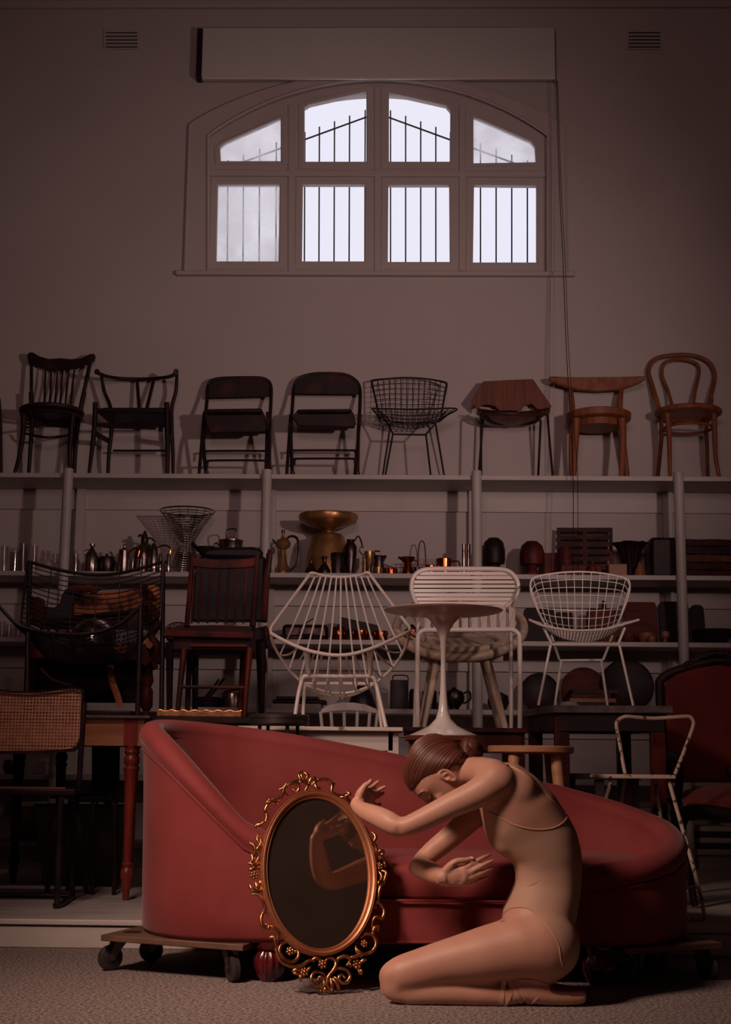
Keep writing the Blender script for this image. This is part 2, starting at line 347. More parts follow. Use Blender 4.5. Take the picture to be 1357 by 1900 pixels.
# security grille outside
YB = YW+0.34
gr = thing('window_grille', 'black iron security bars with pointed tops outside the arched window', 'window bars', P(700, 500, YB))
def rail_y(x): return 210+0.365*abs(x-700)
for x in (422, 451, 481, 512, 565, 592, 620, 648, 677, 725, 753, 781, 809, 836, 892, 921, 950, 979):
    T1('bar', [P(x, 500, YB), P(x+(0 if x > 700 else 1), rail_y(x)-14, YB)], 0.0062, BLACKM, gr, 6)
T1('gable_rail', [P(395, rail_y(395), YB), P(700, rail_y(700), YB), P(1005, rail_y(1005), YB)], 0.007, BLACKM, gr, 6)
T1('base_rail', [P(395, 491, YB), P(1005, 492, YB)], 0.008, BLACKM, gr, 6)

# roller blind with its pull cords
bl = thing('roller_blind', 'wide white boxed roller blind above the arched window', 'blind', P(703, 60, YW-0.12))
m = MB(); a = P(376, 52, YW-0.08); b = P(1031, 144, YW-0.08); m.mm((a.x, YW-0.085, b.z), (b.x, YW-0.02, a.z)); m.build('cassette', BLINDM, bl, bevel=0.004)
m = MB(); a = P(376, 142, YW-0.09); b = P(1031, 146.5, YW-0.09); m.mm((a.x, YW-0.095, b.z-0.002), (b.x, YW-0.08, a.z)); m.build('bottom_bar', WMETAL, bl, bevel=0.002)
m = MB(); a = P(367, 54, YW-0.09); b = P(374, 143, YW-0.09); m.mm((a.x, YW-0.10, b.z), (b.x, YW, a.z)); m.build('end_bracket', BLACKW, bl)
m = MB(); a = P(1032, 50, YW-0.12); b = P(1034, 150, YW-0.12); m.mm((a.x, YW-0.12, b.z), (b.x, YW, a.z)); m.build('end_bracket', WHITE, bl)
T1('pull_cord', cr([P(1033, 150, 9.55), P(1038, 330, 9.5), P(1046, 505, 9.4), P(1051, 640, 9.3), P(1060, 800, 9.2), P(1064, 880, 9.17), P(1064, 1062, 9.16)]), 0.0028, BLACKM, bl, 6)
T1('pull_cord', cr([P(1035, 150, 9.55), P(1041, 330, 9.5), P(1050, 505, 9.4), P(1055, 640, 9.3), P(1066, 800, 9.2), P(1072, 880, 9.17), P(1073, 1068, 9.16)]), 0.0022, BLACKM, bl, 6)
T1('pull_cord', [P(1030, 148, 9.66), P(1028, 700, 9.66), P(1028, 872, 9.62)], 0.002, WALL, bl, 6)  # added wall-coloured line, stands in for the shadow of the cords
for nm, x0 in (('far left of', 196), ('far right of', 1167)):
    v = thing('wall_vent', 'slotted plaster air vent high on the wall to the %s the blind' % nm, 'vent', P(x0+29, 88, YW), 'plaster air vents on the upper wall')
    pl = [P(x0-3, 54, YW-0.014), P(x0+62, 54, YW-0.014), P(x0+62, 91, YW-0.014), P(x0-3, 91, YW-0.014)]
    hs = [[P(x0, 59+k*6.6, YW-0.014), P(x0+59, 59+k*6.6, YW-0.014), P(x0+59, 62+k*6.6, YW-0.014), P(x0, 62+k*6.6, YW-0.014)] for k in range(5)]
    MB().holed(pl, hs, (0, 0.012, 0)).build('grille_plate', WALL, v)
    m = MB(); m.prism([P(x0, 58, YW-0.002), P(x0+59, 58, YW-0.002), P(x0+59, 90, YW-0.002), P(x0, 90, YW-0.002)], (0, 0.001, 0)); m.build('cavity_shade', BLACKM, v)  # black sheet behind the slots imitates the shade inside the vent

# ---------------------------------------------------------------- shelving
YS = 9.30
ZSH = [P(40, y, YS).z for y in (877, 1059, 1182, 1309, 1437, 1562)]
sh = thing('shelving_unit', 'long white open shelving unit with round posts along the back wall', 'shelves', (0, YS, ZF))
for i, z in enumerate(ZSH):
    MB().mm((-3.6, YS, z-0.032), (3.6, YW-0.004, z)).build('shelf_board', SHELF, sh, bevel=0.002)
    if i < 5: MB().mm((-3.6, YW-0.025, z-0.175), (3.6, YW-0.001, z-0.033)).build('cleat', SHELF, sh)
for px in (127, 495.5, 884.5, 1259):
    c = P(px, 885, YS-0.012)
    MB().lathe((c.x, YS-0.02, ZF), [(0.034, 0), (0.034, ZSH[0]-ZF+0.022), (0.030, ZSH[0]-ZF+0.026)], 24).build('post', SHELF, sh)
for px in (127, 495.5, 884.5, 1259):
    c = P(px, 885, YS-0.012)
    MB().mm((c.x-0.03, YW-0.06, ZF), (c.x+0.03, YW-0.026, ZSH[0]-0.033)).build('rear_upright', SHELF, sh)
MB().mm((-3.6, YS+0.03, ZF), (3.6, YS+0.05, ZSH[5]-0.033)).build('plinth', SHELF, sh)

# ---------------------------------------------------------------- chairs along the top shelf
ZT = ZSH[0]
def feet(px, Y, z=None): return W(px, Y, ZT if z is None else z)
def at(root): return root
A = T(0, 630, .3832)
FY, BY = 9.36, 9.66
def leg(root, mt, pts, r, foot=None, z=None, n=10, name='leg'):
    pts = list(pts)
    if foot: pts.append(feet(foot[0], foot[1], z))
    return T1(name, cr(pts, 5), r, mt, root, n)

# 1 spindle-back bentwood
c = thing('spindle_chair', 'dark bentwood chair with six back spindles and scrolled crest, top shelf', 'chair', feet(95, 9.5), 'chairs along the top shelf')
s0 = A(250, 352, 9.5)
MB().lathe(s0, [(0.02, -0.02), (0.20, -0.02), (0.225, -0.008), (0.226, 0.008), (0.21, 0.02), (0.02, 0.014)], 36).build('seat', BLACKW, c)
T1('seat_ring', [s0+Vector((0.205*math.cos(a), 0.205*math.sin(a), -0.035)) for a in [2*PI*k/36 for k in range(36)]], 0.012, BLACKW, c, 8, closed=True)
leg(c, BLACKW, [A(115, 365, FY), A(112, 450, FY), A(95, 560, FY)], [0.019, 0.017, 0.012], (27, 9.34))
leg(c, BLACKW, [A(352, 365, FY), A(345, 450, FY), A(338, 560, FY)], [0.022, 0.019, 0.013], (131, 9.36))
leg(c, BLACKW, [A(150, 255, 9.6), A(155, 400, 9.6), A(148, 520, 9.62)], [0.016, 0.016, 0.012], (52, BY))
leg(c, BLACKW, [A(408, 255, 9.6), A(378, 400, 9.6), A(365, 520, 9.62)], [0.017, 0.018, 0.013], (137, BY))
crest = [(130, 72), (142, 60), (160, 62), (190, 80), (235, 93), (290, 89), (345, 94), (392, 90), (432, 70), (455, 67), (462, 82), (455, 103), (430, 121), (395, 124), (372, 140), (335, 143), (290, 147), (225, 141), (205, 124), (150, 113), (135, 95)]
MB().prism([A(x, y, 9.64) for x, y in crest], (0, 0.022, 0)).build('crest_rail', BLACKW, c, bevel=0.006)
T1('back_post', [A(152, 108, 9.66), A(152, 310, 9.62)], 0.012, BLACKW, c); T1('back_post', [A(437, 110, 9.66), A(392, 320, 9.62)], 0.014, BLACKW, c)
for xt, xb in zip((222, 250, 280, 306, 335, 362), (215, 243, 268, 292, 317, 343)): T1('spindle', [A(xt, 138, 9.65), A((xt+xb)/2-1, 220, 9.645), A(xb, 312, 9.6)], [0.006, 0.0085, 0.0065], BLACKW, c)
T1('stretcher', cr([A(112, 428, FY), A(225, 418, 9.5), A(340, 424, FY)]), 0.009, BLACKW, c); T1('stretcher', cr([A(112, 452, 9.6), A(225, 474, 9.45), A(345, 462, 9.6)]), 0.009, BLACKW, c)

# 2 wishbone
c = thing('wishbone_chair', 'black wishbone chair with curved top rail and Y shaped back splat', 'chair', feet(245, 9.5), 'chairs along the top shelf')
T1('top_rail', cr([A(466, 157, 9.45), A(510, 176, 9.56), A(580, 188, 9.66), A(690, 192, 9.69), A(780, 186, 9.66), A(835, 175, 9.56), A(853, 157, 9.42)]), [0.016, 0.012, 0.012, 0.014, 0.012, 0.014, 0.018], BLACKW, c, 10)
for x in (470, 853): MB().ball(A(x, 155, 9.44), 0.019, 12).build('rail_end', BLACKW, c)
MB().prism([A(500, 330, 9.36), A(820, 330, 9.36), A(790, 412, 9.66), A(540, 410, 9.66)], (0, 0, -0.02)).build('seat', LEATHR, c)
MB().prism([A(462, 330, 9.35), A(800, 332, 9.35), A(800, 410, 9.64), A(545, 402, 9.64)], (0, 0, -0.03)).build('woven_seat', LEATHR, c, bevel=0.01)
leg(c, BLACKW, [A(462, 305, FY), A(458, 420, FY), A(445, 540, FY)], [0.018, 0.017, 0.011], (165, 9.35))
leg(c, BLACKW, [A(808, 305, FY), A(810, 420, FY), A(812, 540, FY)], [0.018, 0.019, 0.013], (311, 9.35))
leg(c, BLACKW, [A(492, 175, 9.6), A(505, 250, 9.62), A(535, 330, 9.6), A(540, 440, 9.6), A(527, 560, 9.62)], [0.011, 0.013, 0.015, 0.014, 0.011], (200, BY))
leg(c, BLACKW, [A(857, 165, 9.56), A(852, 250, 9.6), A(832, 330, 9.6), A(832, 440, 9.6), A(838, 560, 9.62)], [0.011, 0.013, 0.015, 0.014, 0.011], (321, BY))
MB().beam(A(664, 196, 9.69), A(674, 330, 9.64), 0.024, 0.012).build('splat', BLACKW, c, bevel=0.003); MB().beam(A(744, 196, 9.69), A(712, 330, 9.64), 0.024, 0.012).build('splat', BLACKW, c, bevel=0.003)
T1('front_rail', [A(470, 412, FY), A(805, 412, FY)], 0.011, BLACKW, c); T1('rear_stretcher', [A(548, 538, 9.62), A(800, 538, 9.62)], [0.008, 0.013, 0.008], BLACKW, c)
MB().beam(A(462, 455, FY), A(532, 495, 9.62), 0.035, 0.014, up=(1, 0, 0)).build('side_stretcher', BLACKW, c, bevel=0.003)
MB().beam(A(812, 455, FY), A(834, 495, 9.62), 0.035, 0.014, up=(1, 0, 0)).build('side_stretcher', BLACKW, c, bevel=0.003)

# 3, 4 folding chairs
def folding_chair(label, q, d, footpx, cxpx):
    c = thing('folding_chair', label, 'chair', feet(cxpx, 9.5), 'chairs along the top shelf')
    # U shaped back tube going down to the front feet
    bt = [feet(footpx[0], FY)]+[q(*d['L0'], 9.45), q(*d['L1'], 9.6)]+[q(*p, 9.66) for p in d['top']]+[q(*d['R1'], 9.6), q(*d['R0'], 9.45)]+[feet(footpx[1], FY)]
    T1('back_frame', cr(bt, 5), 0.0125, RUSTM, c, 8)
    MB().prism([q(x, y, 9.655) for x, y in d['panel']], (0, 0.014, 0)).build('back_panel', RUSTM, c, bevel=0.005)
    sp = d['seat']; MB().prism([q(*sp[0], FY), q(*sp[1], FY), q(*sp[2], 9.64), q(*sp[3], 9.64)], (0, 0, -0.022)).build('seat_pan', RUSTM, c, bevel=0.012)
    MB().prism([q(x, y, 9.4) for x, y in d['lip']], (0, 0.02, 0)).build('seat_lip', RUSTM, c, bevel=0.008)
    T1('rear_leg', cr([q(*d['H0'], 9.45), feet(footpx[2], BY)], 4), 0.0115, RUSTM, c); T1('rear_leg', cr([q(*d['H1'], 9.45), feet(footpx[3], BY)], 4), 0.0115, RUSTM, c)
    for k, y in enumerate(d['bars']):
        a, b = d['bx'][k]; Y = (9.62, 9.40)[k]; T1('stretcher', cr([q(a, y+38, Y), q(a+4, y+10, Y), q(a+22, y, Y), q(b-22, y, Y), q(b-4, y+10, Y), q(b, y+38, Y)], 4), 0.008, RUSTM, c)
    for f in footpx[:2]: MB().lathe(feet(f, FY)+Vector((0, 0, 0.0)), [(0.016, 0), (0.016, 0.03)], 12).build('foot_cap', RUBBER, c)
    return c
dA = dict(L0=(985, 480), L1=(1002, 300), top=[(1006, 230), (1030, 197), (1090, 187), (1240, 185), (1290, 195), (1312, 225)], R1=(1312, 300), R0=(1304, 480),
          panel=[(1006, 283), (1006, 228), (1030, 198), (1090, 188), (1240, 186), (1288, 195), (1314, 225), (1312, 276)],
          seat=[(1000, 336), (1270, 334), (1290, 445), (1015, 450)], lip=[(998, 336), (1265, 332), (1285, 370), (1290, 442), (1262, 450), (1012, 452), (992, 385)],
          H0=(990, 350), H1=(1296, 350), bars=(540, 586), bx=[(985, 1302), (1003, 1300)])
folding_chair('dark brown metal folding chair, left one of the folding pair on the top shelf', A, dA, (383, 501, 368, 493), 435)
B3 = T(500, 630, .2948)
dB = dict(L0=(135, 600), L1=(145, 420), top=[(155, 300), (185, 250), (250, 222), (340, 214), (470, 220), (540, 255), (570, 310)], R1=(570, 420), R0=(560, 600),
          panel=[(152, 342), (155, 300), (185, 250), (250, 222), (340, 214), (470, 220), (540, 255), (572, 312), (572, 345)],
          seat=[(180, 436), (510, 434), (540, 545), (185, 545)], lip=[(155, 470), (180, 438), (510, 435), (528, 460), (548, 530), (530, 552), (180, 545), (150, 500)],
          H0=(135, 470), H1=(572, 470), bars=(698, 750), bx=[(130, 545), (158, 540)])
folding_chair('dark brown metal folding chair with a rounder back, beside the wire chair', B3, dB, (543, 664, 531, 657), 600)

# 5 wire mesh chair (also the white one lower down)
def wire_patch(m, c0, c1, nu, nv, r, ends=True, sag=None):
    c0 = cr(c0, 6); c1 = cr(c1, 6)
    for i in range(nu+1):
        t = i/nu; a = along(c0, t); b = along(c1, t)
        pts = [a.lerp(b, k/6)+(sag*(math.sin(PI*k/6)*math.sin(PI*(0.15+0.7*t))) if sag else Vector((0, 0, 0))) for k in range(7)]
        m.tube(pts, r, 5)
    for j in range(0 if ends else 1, nv+(1 if ends else 0)):
        s = j/nv; pts = []
        for i in range(17):
            t = i/16; a = along(c0, t); b = along(c1, t)
            pts.append(a.lerp(b, s)+(sag*(math.sin(PI*s)*math.sin(PI*(0.15+0.7*t))) if sag else Vector((0, 0, 0))))
        m.tube(pts, r, 5)
c = thing('wire_chair', 'black wire mesh side chair with thin splayed rod legs on the top shelf', 'chair', feet(770, 9.5), 'chairs along the top shelf')
q = B3
m = MB(); topc = [q(648, 262, 9.62), q(750, 247, 9.66), q(870, 241, 9.68), q(1000, 250, 9.66), q(1112, 276, 9.60)]
midc = [q(692, 470, 9.50), q(770, 470, 9.60), q(880, 478, 9.64), q(1000, 472, 9.60), q(1082, 462, 9.50)]
wire_patch(m, topc, midc, 13, 7, 0.0028); m.build('back_mesh', BLACKM, c)
m = MB(); wire_patch(m, midc, [q(700, 500, 9.45), q(790, 545, 9.52), q(890, 560, 9.56), q(990, 548, 9.52), q(1072, 505, 9.45)], 13, 3, 0.0028)
wire_patch(m, [q(650, 436, 9.36), q(780, 440, 9.34), q(900, 441, 9.33), q(1030, 439, 9.34), q(1168, 435, 9.36)], [q(700, 500, 9.45), q(790, 545, 9.52), q(890, 560, 9.56), q(990, 548, 9.52), q(1072, 505, 9.45)], 13, 6, 0.0028); m.build('seat_mesh', BLACKM, c)
T1('rim', cr([q(692, 490, 9.5), q(660, 340, 9.58), q(645, 275, 9.61), q(652, 256, 9.62), q(750, 246, 9.66), q(870, 240, 9.68), q(1000, 249, 9.66), q(1100, 267, 9.61), q(1118, 285, 9.6), q(1105, 350, 9.57), q(1080, 490, 9.5)], 5), 0.006, BLACKM, c)
T1('rim', cr([q(645, 434, 9.36), q(900, 439, 9.33), q(1172, 434, 9.36), q(1120, 475, 9.42), q(1065, 520, 9.46)], 5), 0.006, BLACKM, c)
T1('rim', cr([q(645, 434, 9.36), q(675, 470, 9.42), q(700, 520, 9.46)], 5), 0.006, BLACKM, c)
for pts in ([q(700, 455, 9.4), q(780, 596, 9.37)], [q(1110, 455, 9.4), q(985, 598, 9.37)], [q(780, 596, 9.37), q(985, 600, 9.37)], [q(720, 470, 9.6), q(765, 520, 9.62)], [q(765, 520, 9.62), q(1045, 525, 9.62)]): T1('seat_support', pts, 0.0065, BLACKM, c)
for p0, f in ((q(778, 596, 9.37), (730*.2948+500, 9.34)), (q(986, 598, 9.37), (1017*.2948+500, 9.34)), (q(765, 520, 9.62), (704*.2948+500, 9.68)), (q(1045, 520, 9.62), (1112*.2948+500, 9.68))):
    T1('leg', [p0, feet(*f)], 0.0065, BLACKM, c)

# 6 plywood shell chair
q = T(840, 630, .381)
c = thing('plywood_chair', 'walnut plywood shell chair with angular back and black wire legs', 'chair', feet(950, 9.5), 'chairs along the top shelf')
back = [(90, 300), (150, 203), (250, 198), (392, 192), (484, 325), (462, 345), (415, 340), (385, 312), (345, 325), (335, 345), (230, 345), (205, 322), (165, 315), (135, 325), (128, 350)]
MB().prism([q(x, y, 9.66-0.12*(abs(x-287)/200)**2) for x, y in back], (0, 0.014, 0)).build('back_shell', PLY, c, bevel=0.003)
rows = []
for k in range(9):
    t = k/8; rows.append([q(lerp(x0, x1, t), lerp(y0, y1, t)+10*math.sin(PI*t), lerp(9.36, 9.6, t)) for (x0, y0), (x1, y1) in (((122, 335), (112, 352)), ((200, 345), (175, 395)), ((290, 352), (290, 412)), ((390, 345), (405, 392)), ((478, 330), (462, 352)))])
m = MB(); m.grid(rows); m.grid([[p+Vector((0, 0, -0.014)) for p in r] for r in rows]); o = m.build('seat_shell', PLY, c)
T1('under_frame', cr([q(150, 362, 9.4), q(170, 395, 9.5), q(230, 412, 9.6), q(370, 410, 9.6), q(420, 392, 9.5), q(415, 368, 9.4), q(290, 360, 9.38)], 5, True), 0.009, BLACKM, c, closed=True)
T1('cross_bar', [q(138, 362, 9.38), q(460, 366, 9.38)], 0.008, BLACKM, c)
for p0, f in ((q(138, 362, 9.37), (840+140*.381, 9.34)), (q(462, 366, 9.37), (840+488*.381, 9.34)), (q(150, 368, 9.6), (840+124*.381, 9.66)), (q(430, 392, 9.6), (840+415*.381, 9.66))): T1('leg', [p0, feet(*f)], 0.008, BLACKM, c)

# 7 bullhorn chair
c = thing('bullhorn_chair', 'light brown wooden chair with a wide horned top rail and round seat', 'chair', feet(1109, 9.5), 'chairs along the top shelf')
MB().prism([q(x, y, 9.60-0.10*(abs(x-705)/235)**2+0.05) for x, y in [(470, 178), (500, 178), (600, 184), (705, 186), (820, 182), (940, 176), (940, 195), (905, 215), (850, 235), (800, 247), (705, 252), (610, 246), (545, 228), (490, 208), (472, 195)]], (0, 0.035, 0)).build('top_rail', OAK, c, bevel=0.01)
s0 = q(710, 375, 9.5)
MB().lathe(s0, [(0.02, -0.04), (0.20, -0.04), (0.222, -0.03), (0.226, 0.012), (0.21, 0.02), (0.02, 0.02)], 40).build('seat', OAK, c)
MB().lathe(s0, [(0.16, -0.085), (0.16, -0.04)], 24).build('seat_frame', OAK, c)
for pts, f, r in (([q(603, 385, FY), q(598, 500, FY)], (840+590*.381, 9.34), [0.03, 0.019]), ([q(826, 385, FY), q(830, 500, FY)], (840+822*.381, 9.34), [0.03, 0.017]), ([q(575, 240, 9.64), q(585, 340, 9.6), q(578, 500, 9.6)], (840+575*.381, BY), [0.016, 0.02, 0.014]), ([q(822, 240, 9.64), q(815, 340, 9.6), q(832, 500, 9.6)], (840+858*.381, BY), [0.018, 0.022, 0.016])): leg(c, OAK, pts, r, f)

# 8 bentwood hairpin chair
c = thing('bentwood_chair', 'brown bentwood cafe chair with double loop back and cane seat', 'chair', feet(1272, 9.5), 'chairs along the top shelf')
s0 = q(1148, 358, 9.5)
T1('seat_ring', [s0+Vector((0.212*math.cos(a), 0.205*math.sin(a), 0)) for a in [2*PI*k/40 for k in range(40)]], 0.02, OAK, c, 10, closed=True)
MB().lathe(s0, [(0.02, 0.0), (0.2, 0.0), (0.2, 0.004), (0.02, 0.004)], 36).build('cane_seat', CANE, c)
T1('outer_loop', cr([q(1010, 345, 9.6), q(975, 230, 9.66), q(955, 150, 9.69), q(990, 95, 9.7), q(1080, 76, 9.71), q(1180, 80, 9.71), q(1250, 112, 9.7), q(1278, 175, 9.69), q(1262, 260, 9.66), q(1248, 340, 9.6)], 6), 0.0155, OAK, c, 10)
T1('inner_loop', cr([q(1072, 330, 9.6), q(1050, 250, 9.66), q(1022, 175, 9.69), q(1030, 120, 9.7), q(1080, 98, 9.7), q(1150, 102, 9.7), q(1195, 125, 9.7), q(1200, 170, 9.69), q(1182, 250, 9.66), q(1172, 330, 9.6)], 6), 0.012, OAK, c, 10)
T1('stretcher_ring', [q(1148, 433, 9.5)+Vector((0.165*math.cos(a), 0.16*math.sin(a), 0)) for a in [2*PI*k/36 for k in range(36)]], 0.010, OAK, c, 8, closed=True)
for pts, f, r in (([q(1048, 360, FY), q(1056, 480, FY), q(1058, 580, FY)], (840+1060*.381, 9.34), [0.02, 0.016, 0.013]), ([q(1275, 362, FY), q(1278, 480, FY), q(1283, 580, FY)], (840+1300*.381, 9.34), [0.02, 0.016, 0.013]), ([q(990, 285, 9.62), q(1018, 420, 9.6), q(1012, 540, 9.62)], (840+995*.381, BY), [0.013, 0.016, 0.013]), ([q(1265, 290, 9.62), q(1238, 420, 9.6), q(1240, 540, 9.62)], (840+1248*.381, BY), [0.013, 0.015, 0.012])): leg(c, OAK, pts, r, f)
# 0 chair cut by the left edge
c = thing('dark_chair', 'black wooden chair mostly cut off by the left edge, on the top shelf', 'chair', feet(-70, 9.5), 'chairs along the top shelf')
leg(c, BLACKW, [P(-2, 740, FY), P(1, 800, FY)], 0.012, (2, FY)); leg(c, BLACKW, [P(-120, 740, FY), P(-122, 800, FY)], 0.012, (-126, FY))
leg(c, BLACKW, [P(-18, 690, 9.62), P(-14, 800, 9.62)], 0.012, (-12, BY)); leg(c, BLACKW, [P(-110, 690, 9.62), P(-108, 800, 9.62)], 0.012, (-110, BY))
MB().lathe(P(-62, 768, 9.5), [(0.02, -0.02), (0.2, -0.02), (0.21, 0.01), (0.02, 0.015)], 28).build('seat', BLACKW, c)
MB().prism([P(-118, 672, 9.64), P(-12, 672, 9.64), P(-10, 700, 9.64), P(-120, 700, 9.64)], (0, 0.02, 0)).build('crest_rail', BLACKW, c, bevel=0.006)
# ---------------------------------------------------------------- things on the shelves
def sc(i, Y): return mpp(Y, ZSH[i])
def turned(name, label, cat, px, i, Y, prof, mt, group=None, n=24, extra=None):
    """profile in photo pixels: (half width, height above the shelf)"""
    b = W(px, Y, ZSH[i]); k = sc(i, Y)
    pr = [(0.001, 0.0)]+[(r*k, max(h*k, 0.0)) for r, h in prof]; pr.append((0.001, pr[-1][1]))
    if extra is None: 
        o = MB().lathe((0, 0, 0), pr, n).build(name, mt); o.location = b; return tag(o, label, cat, group)
    root = thing(name, label, cat, b, group); MB().lathe(b, pr, n).build(extra[0], mt, root)
    for nm, m2, kind, data, r in extra[1]:
        if kind == 'tube': T1(nm, cr([b+Vector((x*k, y*k, z*k)) for x, y, z in data], 5), r*k, m2, root, 8)
        elif kind == 'lathe': MB().lathe(b+Vector((r[0]*k, r[1]*k, 0)), [(a*k, h*k) for a, h in data], 20).build(nm, m2, root)
        elif kind == 'ball': MB().ball(b+Vector([x*k for x in data]), r*k, 12).build(nm, m2, root)
    return root
def glass(px, i, Y, hw, h, label, stem=False):
    p = [(hw*0.8, 0), (hw, h), (hw*0.9, h), (hw*0.72, 3)]
    if stem: p = [(hw*0.8, 0), (1.2, 2), (1.2, h*0.4), (hw, h*0.6), (hw*0.85, h), (hw*0.75, h), (hw*0.8, h*0.62)]
    return turned('drinking_glass', label, 'glass', px, i, Y, p, GLASS, 'drinking glasses on the left shelves', 16)
for px, Y, hw, h, lb, st in ((6, 9.45, 8, 52, 'tall clear tumbler at the left edge of the second shelf', 0), (25, 9.5, 9, 44, 'clear tumbler second from the left edge, second shelf', 0), (41, 9.62, 10, 62, 'tallest clear tumbler standing behind the others, second shelf', 0),
    (62, 9.5, 7, 55, 'slim clear tumbler left of the footed glasses, second shelf', 0), (83, 9.5, 11, 45, 'wide footed glass under the post shadow, second shelf', 1), (101, 9.55, 9, 42, 'footed glass just left of the first post, second shelf', 1), (139, 9.5, 7, 40, 'small clear glass just right of the first post, second shelf', 0)):
    glass(px, 1, Y, hw, h, lb, st)
q = T(0, 900, .3832)
H = 'tube'
turned('oil_flask', 'tarnished metal flask with narrow neck and ring handle, left end of the silverware', 'flask', 169, 1, 9.45, [(12, 0), (13, 4), (13, 33), (11, 38), (4, 47), (3, 52), (5, 53), (5, 57)], SILVER, 'metal pots on the second shelf', extra=('body', [('ring_handle', SILVER, H, [(-4, 0, 46), (-12, 0, 45), (-14, 0, 38), (-10, 0, 34)], 0.9)]))
turned('sugar_pot', 'squat dark metal pot with flat lid, beside the ring-handled flask', 'pot', 197, 1, 9.5, [(13, 0), (15, 4), (16, 26), (14, 34), (6, 36), (2, 38), (3, 40)], DARKS, 'metal pots on the second shelf')
turned('gooseneck_pot', 'small coffee pot with thin gooseneck spout', 'pot', 212, 1, 9.6, [(9, 0), (10, 20), (7, 28)], SILVER, 'metal pots on the second shelf', extra=('body', [('spout', SILVER, H, [(-3, -6, 4), (-1, -12, 20), (-2, -13, 38), (-7, -13, 46)], 1.8)]))
turned('coffee_pot', 'tall cylindrical silver coffee pot with knobbed lid and copper handle', 'pot', 229, 1, 9.45, [(11, 0), (10, 44), (11, 45), (7, 48), (2, 50), (3, 55), (2, 57)], SILVER, 'metal pots on the second shelf', extra=('body', [('handle', COPPER, H, [(10, 0, 42), (20, 0, 50), (28, 0, 46), (26, 0, 34)], 1.6)]))
turned('soda_siphon', 'domed soda siphon with black spout and lever', 'siphon', 266, 1, 9.55, [(20, 0), (21, 40), (19, 52), (12, 60), (6, 63), (7, 68), (6, 76), (2, 86)], SILVER, 'metal pots on the second shelf', extra=('bottle', [('lever', BLACKM, H, [(-2, 0, 70), (12, 0, 72), (20, 0, 64)], 1.8), ('spout', BLACKM, H, [(0, 0, 72), (-9, 0, 78), (-12, 0, 74)], 2.2), ('head', BLACKM, 'lathe', [(0.1, 60), (7, 62), (7, 72), (4, 80), (0.1, 87)], (0, 0))]))
turned('pitcher', 'slender silver pitcher with looping copper handle, right of the siphon', 'pitcher', 284, 1, 9.42, [(9, 0), (10, 4), (9, 22), (8, 45), (5, 55), (3, 58)], SILVER, 'metal pots on the second shelf', extra=('body', [('handle', COPPER, H, [(6, 0, 50), (18, 0, 54), (30, 0, 50), (30, 0, 38), (24, 0, 24), (18, 0, 14)], 1.5)]))
for px, lb in ((297, 'left one of the two small silver shakers'), (312, 'right one of the two small silver shakers')):
    turned('shaker', lb, 'shaker', px, 1, 9.38, [(5, 0), (6, 3), (4, 16), (3.5, 34), (3, 36)], SILVER, 'pair of small silver shakers', 14)
for px, hw, lb in ((247, 8, 'little glass jar in front of the siphon'), (262, 7, 'glass jar with shiny base under the siphon')):
    turned('glass_jar', lb, 'jar', px, 1, 9.37, [(hw, 0), (hw, 20), (hw-2, 27), (hw-3, 27), (hw-2, 3)], GLASS, None, 14)
# wire cone
b = W(344, 9.52, ZSH[1]); k = sc(1, 9.52); c = thing('wire_vase', 'large hourglass vase of ringed silver wire with wide flared mouth', 'vase', b)
prof = [(27, 0), (28, 14), (22, 35), (14, 54), (13, 60), (18, 72), (30, 92), (42, 110), (51, 122)]
m = MB()
for j in range(30):
    h = 122*j/29; r = interp(prof, 0) if False else interp([(hh, rr) for rr, hh in prof], h); m.tube([b+Vector((r*k*math.cos(a), r*k*math.sin(a), h*k)) for a in [2*PI*t/32 for t in range(32)]], 0.0026, 5, closed=True)
m.build('wire_ring_stack', SILVER, c); m = MB()
for a in [2*PI*t/18 for t in range(18)]: m.tube([b+Vector((r*k*math.cos(a), r*k*math.sin(a), h*k)) for r, h in prof], 0.0022, 5)
m.build('wire_ribs', SILVER, c)
T1('rim', [b+Vector((51*k*math.cos(a), 51*k*math.sin(a), 123*k)) for a in [2*PI*t/40 for t in range(40)]], 0.005, SILVER, c, 8, closed=True)
turned('gravy_boat', 'dark metal sauce boat with upswept lip, left of the lidded pot', 'sauce boat', 380, 1, 9.5, [(10, 0), (4, 6), (4, 34), (8, 38), (18, 50), (19, 54), (17, 54), (8, 42)], DARKS, None, extra=('bowl', [('lip', DARKS, H, [(-12, 0, 48), (-20, 0, 56), (-25, 0, 62)], 4)]))
turned('lidded_pot', 'shiny cylindrical silver pot with lid and bar handle', 'pot', 427, 1, 9.5, [(22, 0), (22, 62), (23, 64), (23, 67), (10, 70)], SILVER, None, extra=('body', [('lid_handle', DARKS, H, [(-8, 0, 69), (-9, 0, 86), (9, 0, 88), (8, 0, 70)], 1.3), ('side_handle', DARKS, H, [(-21, 0, 58), (-29, 0, 62), (-32, 0, 54), (-28, 0, 48)], 1.4)]))
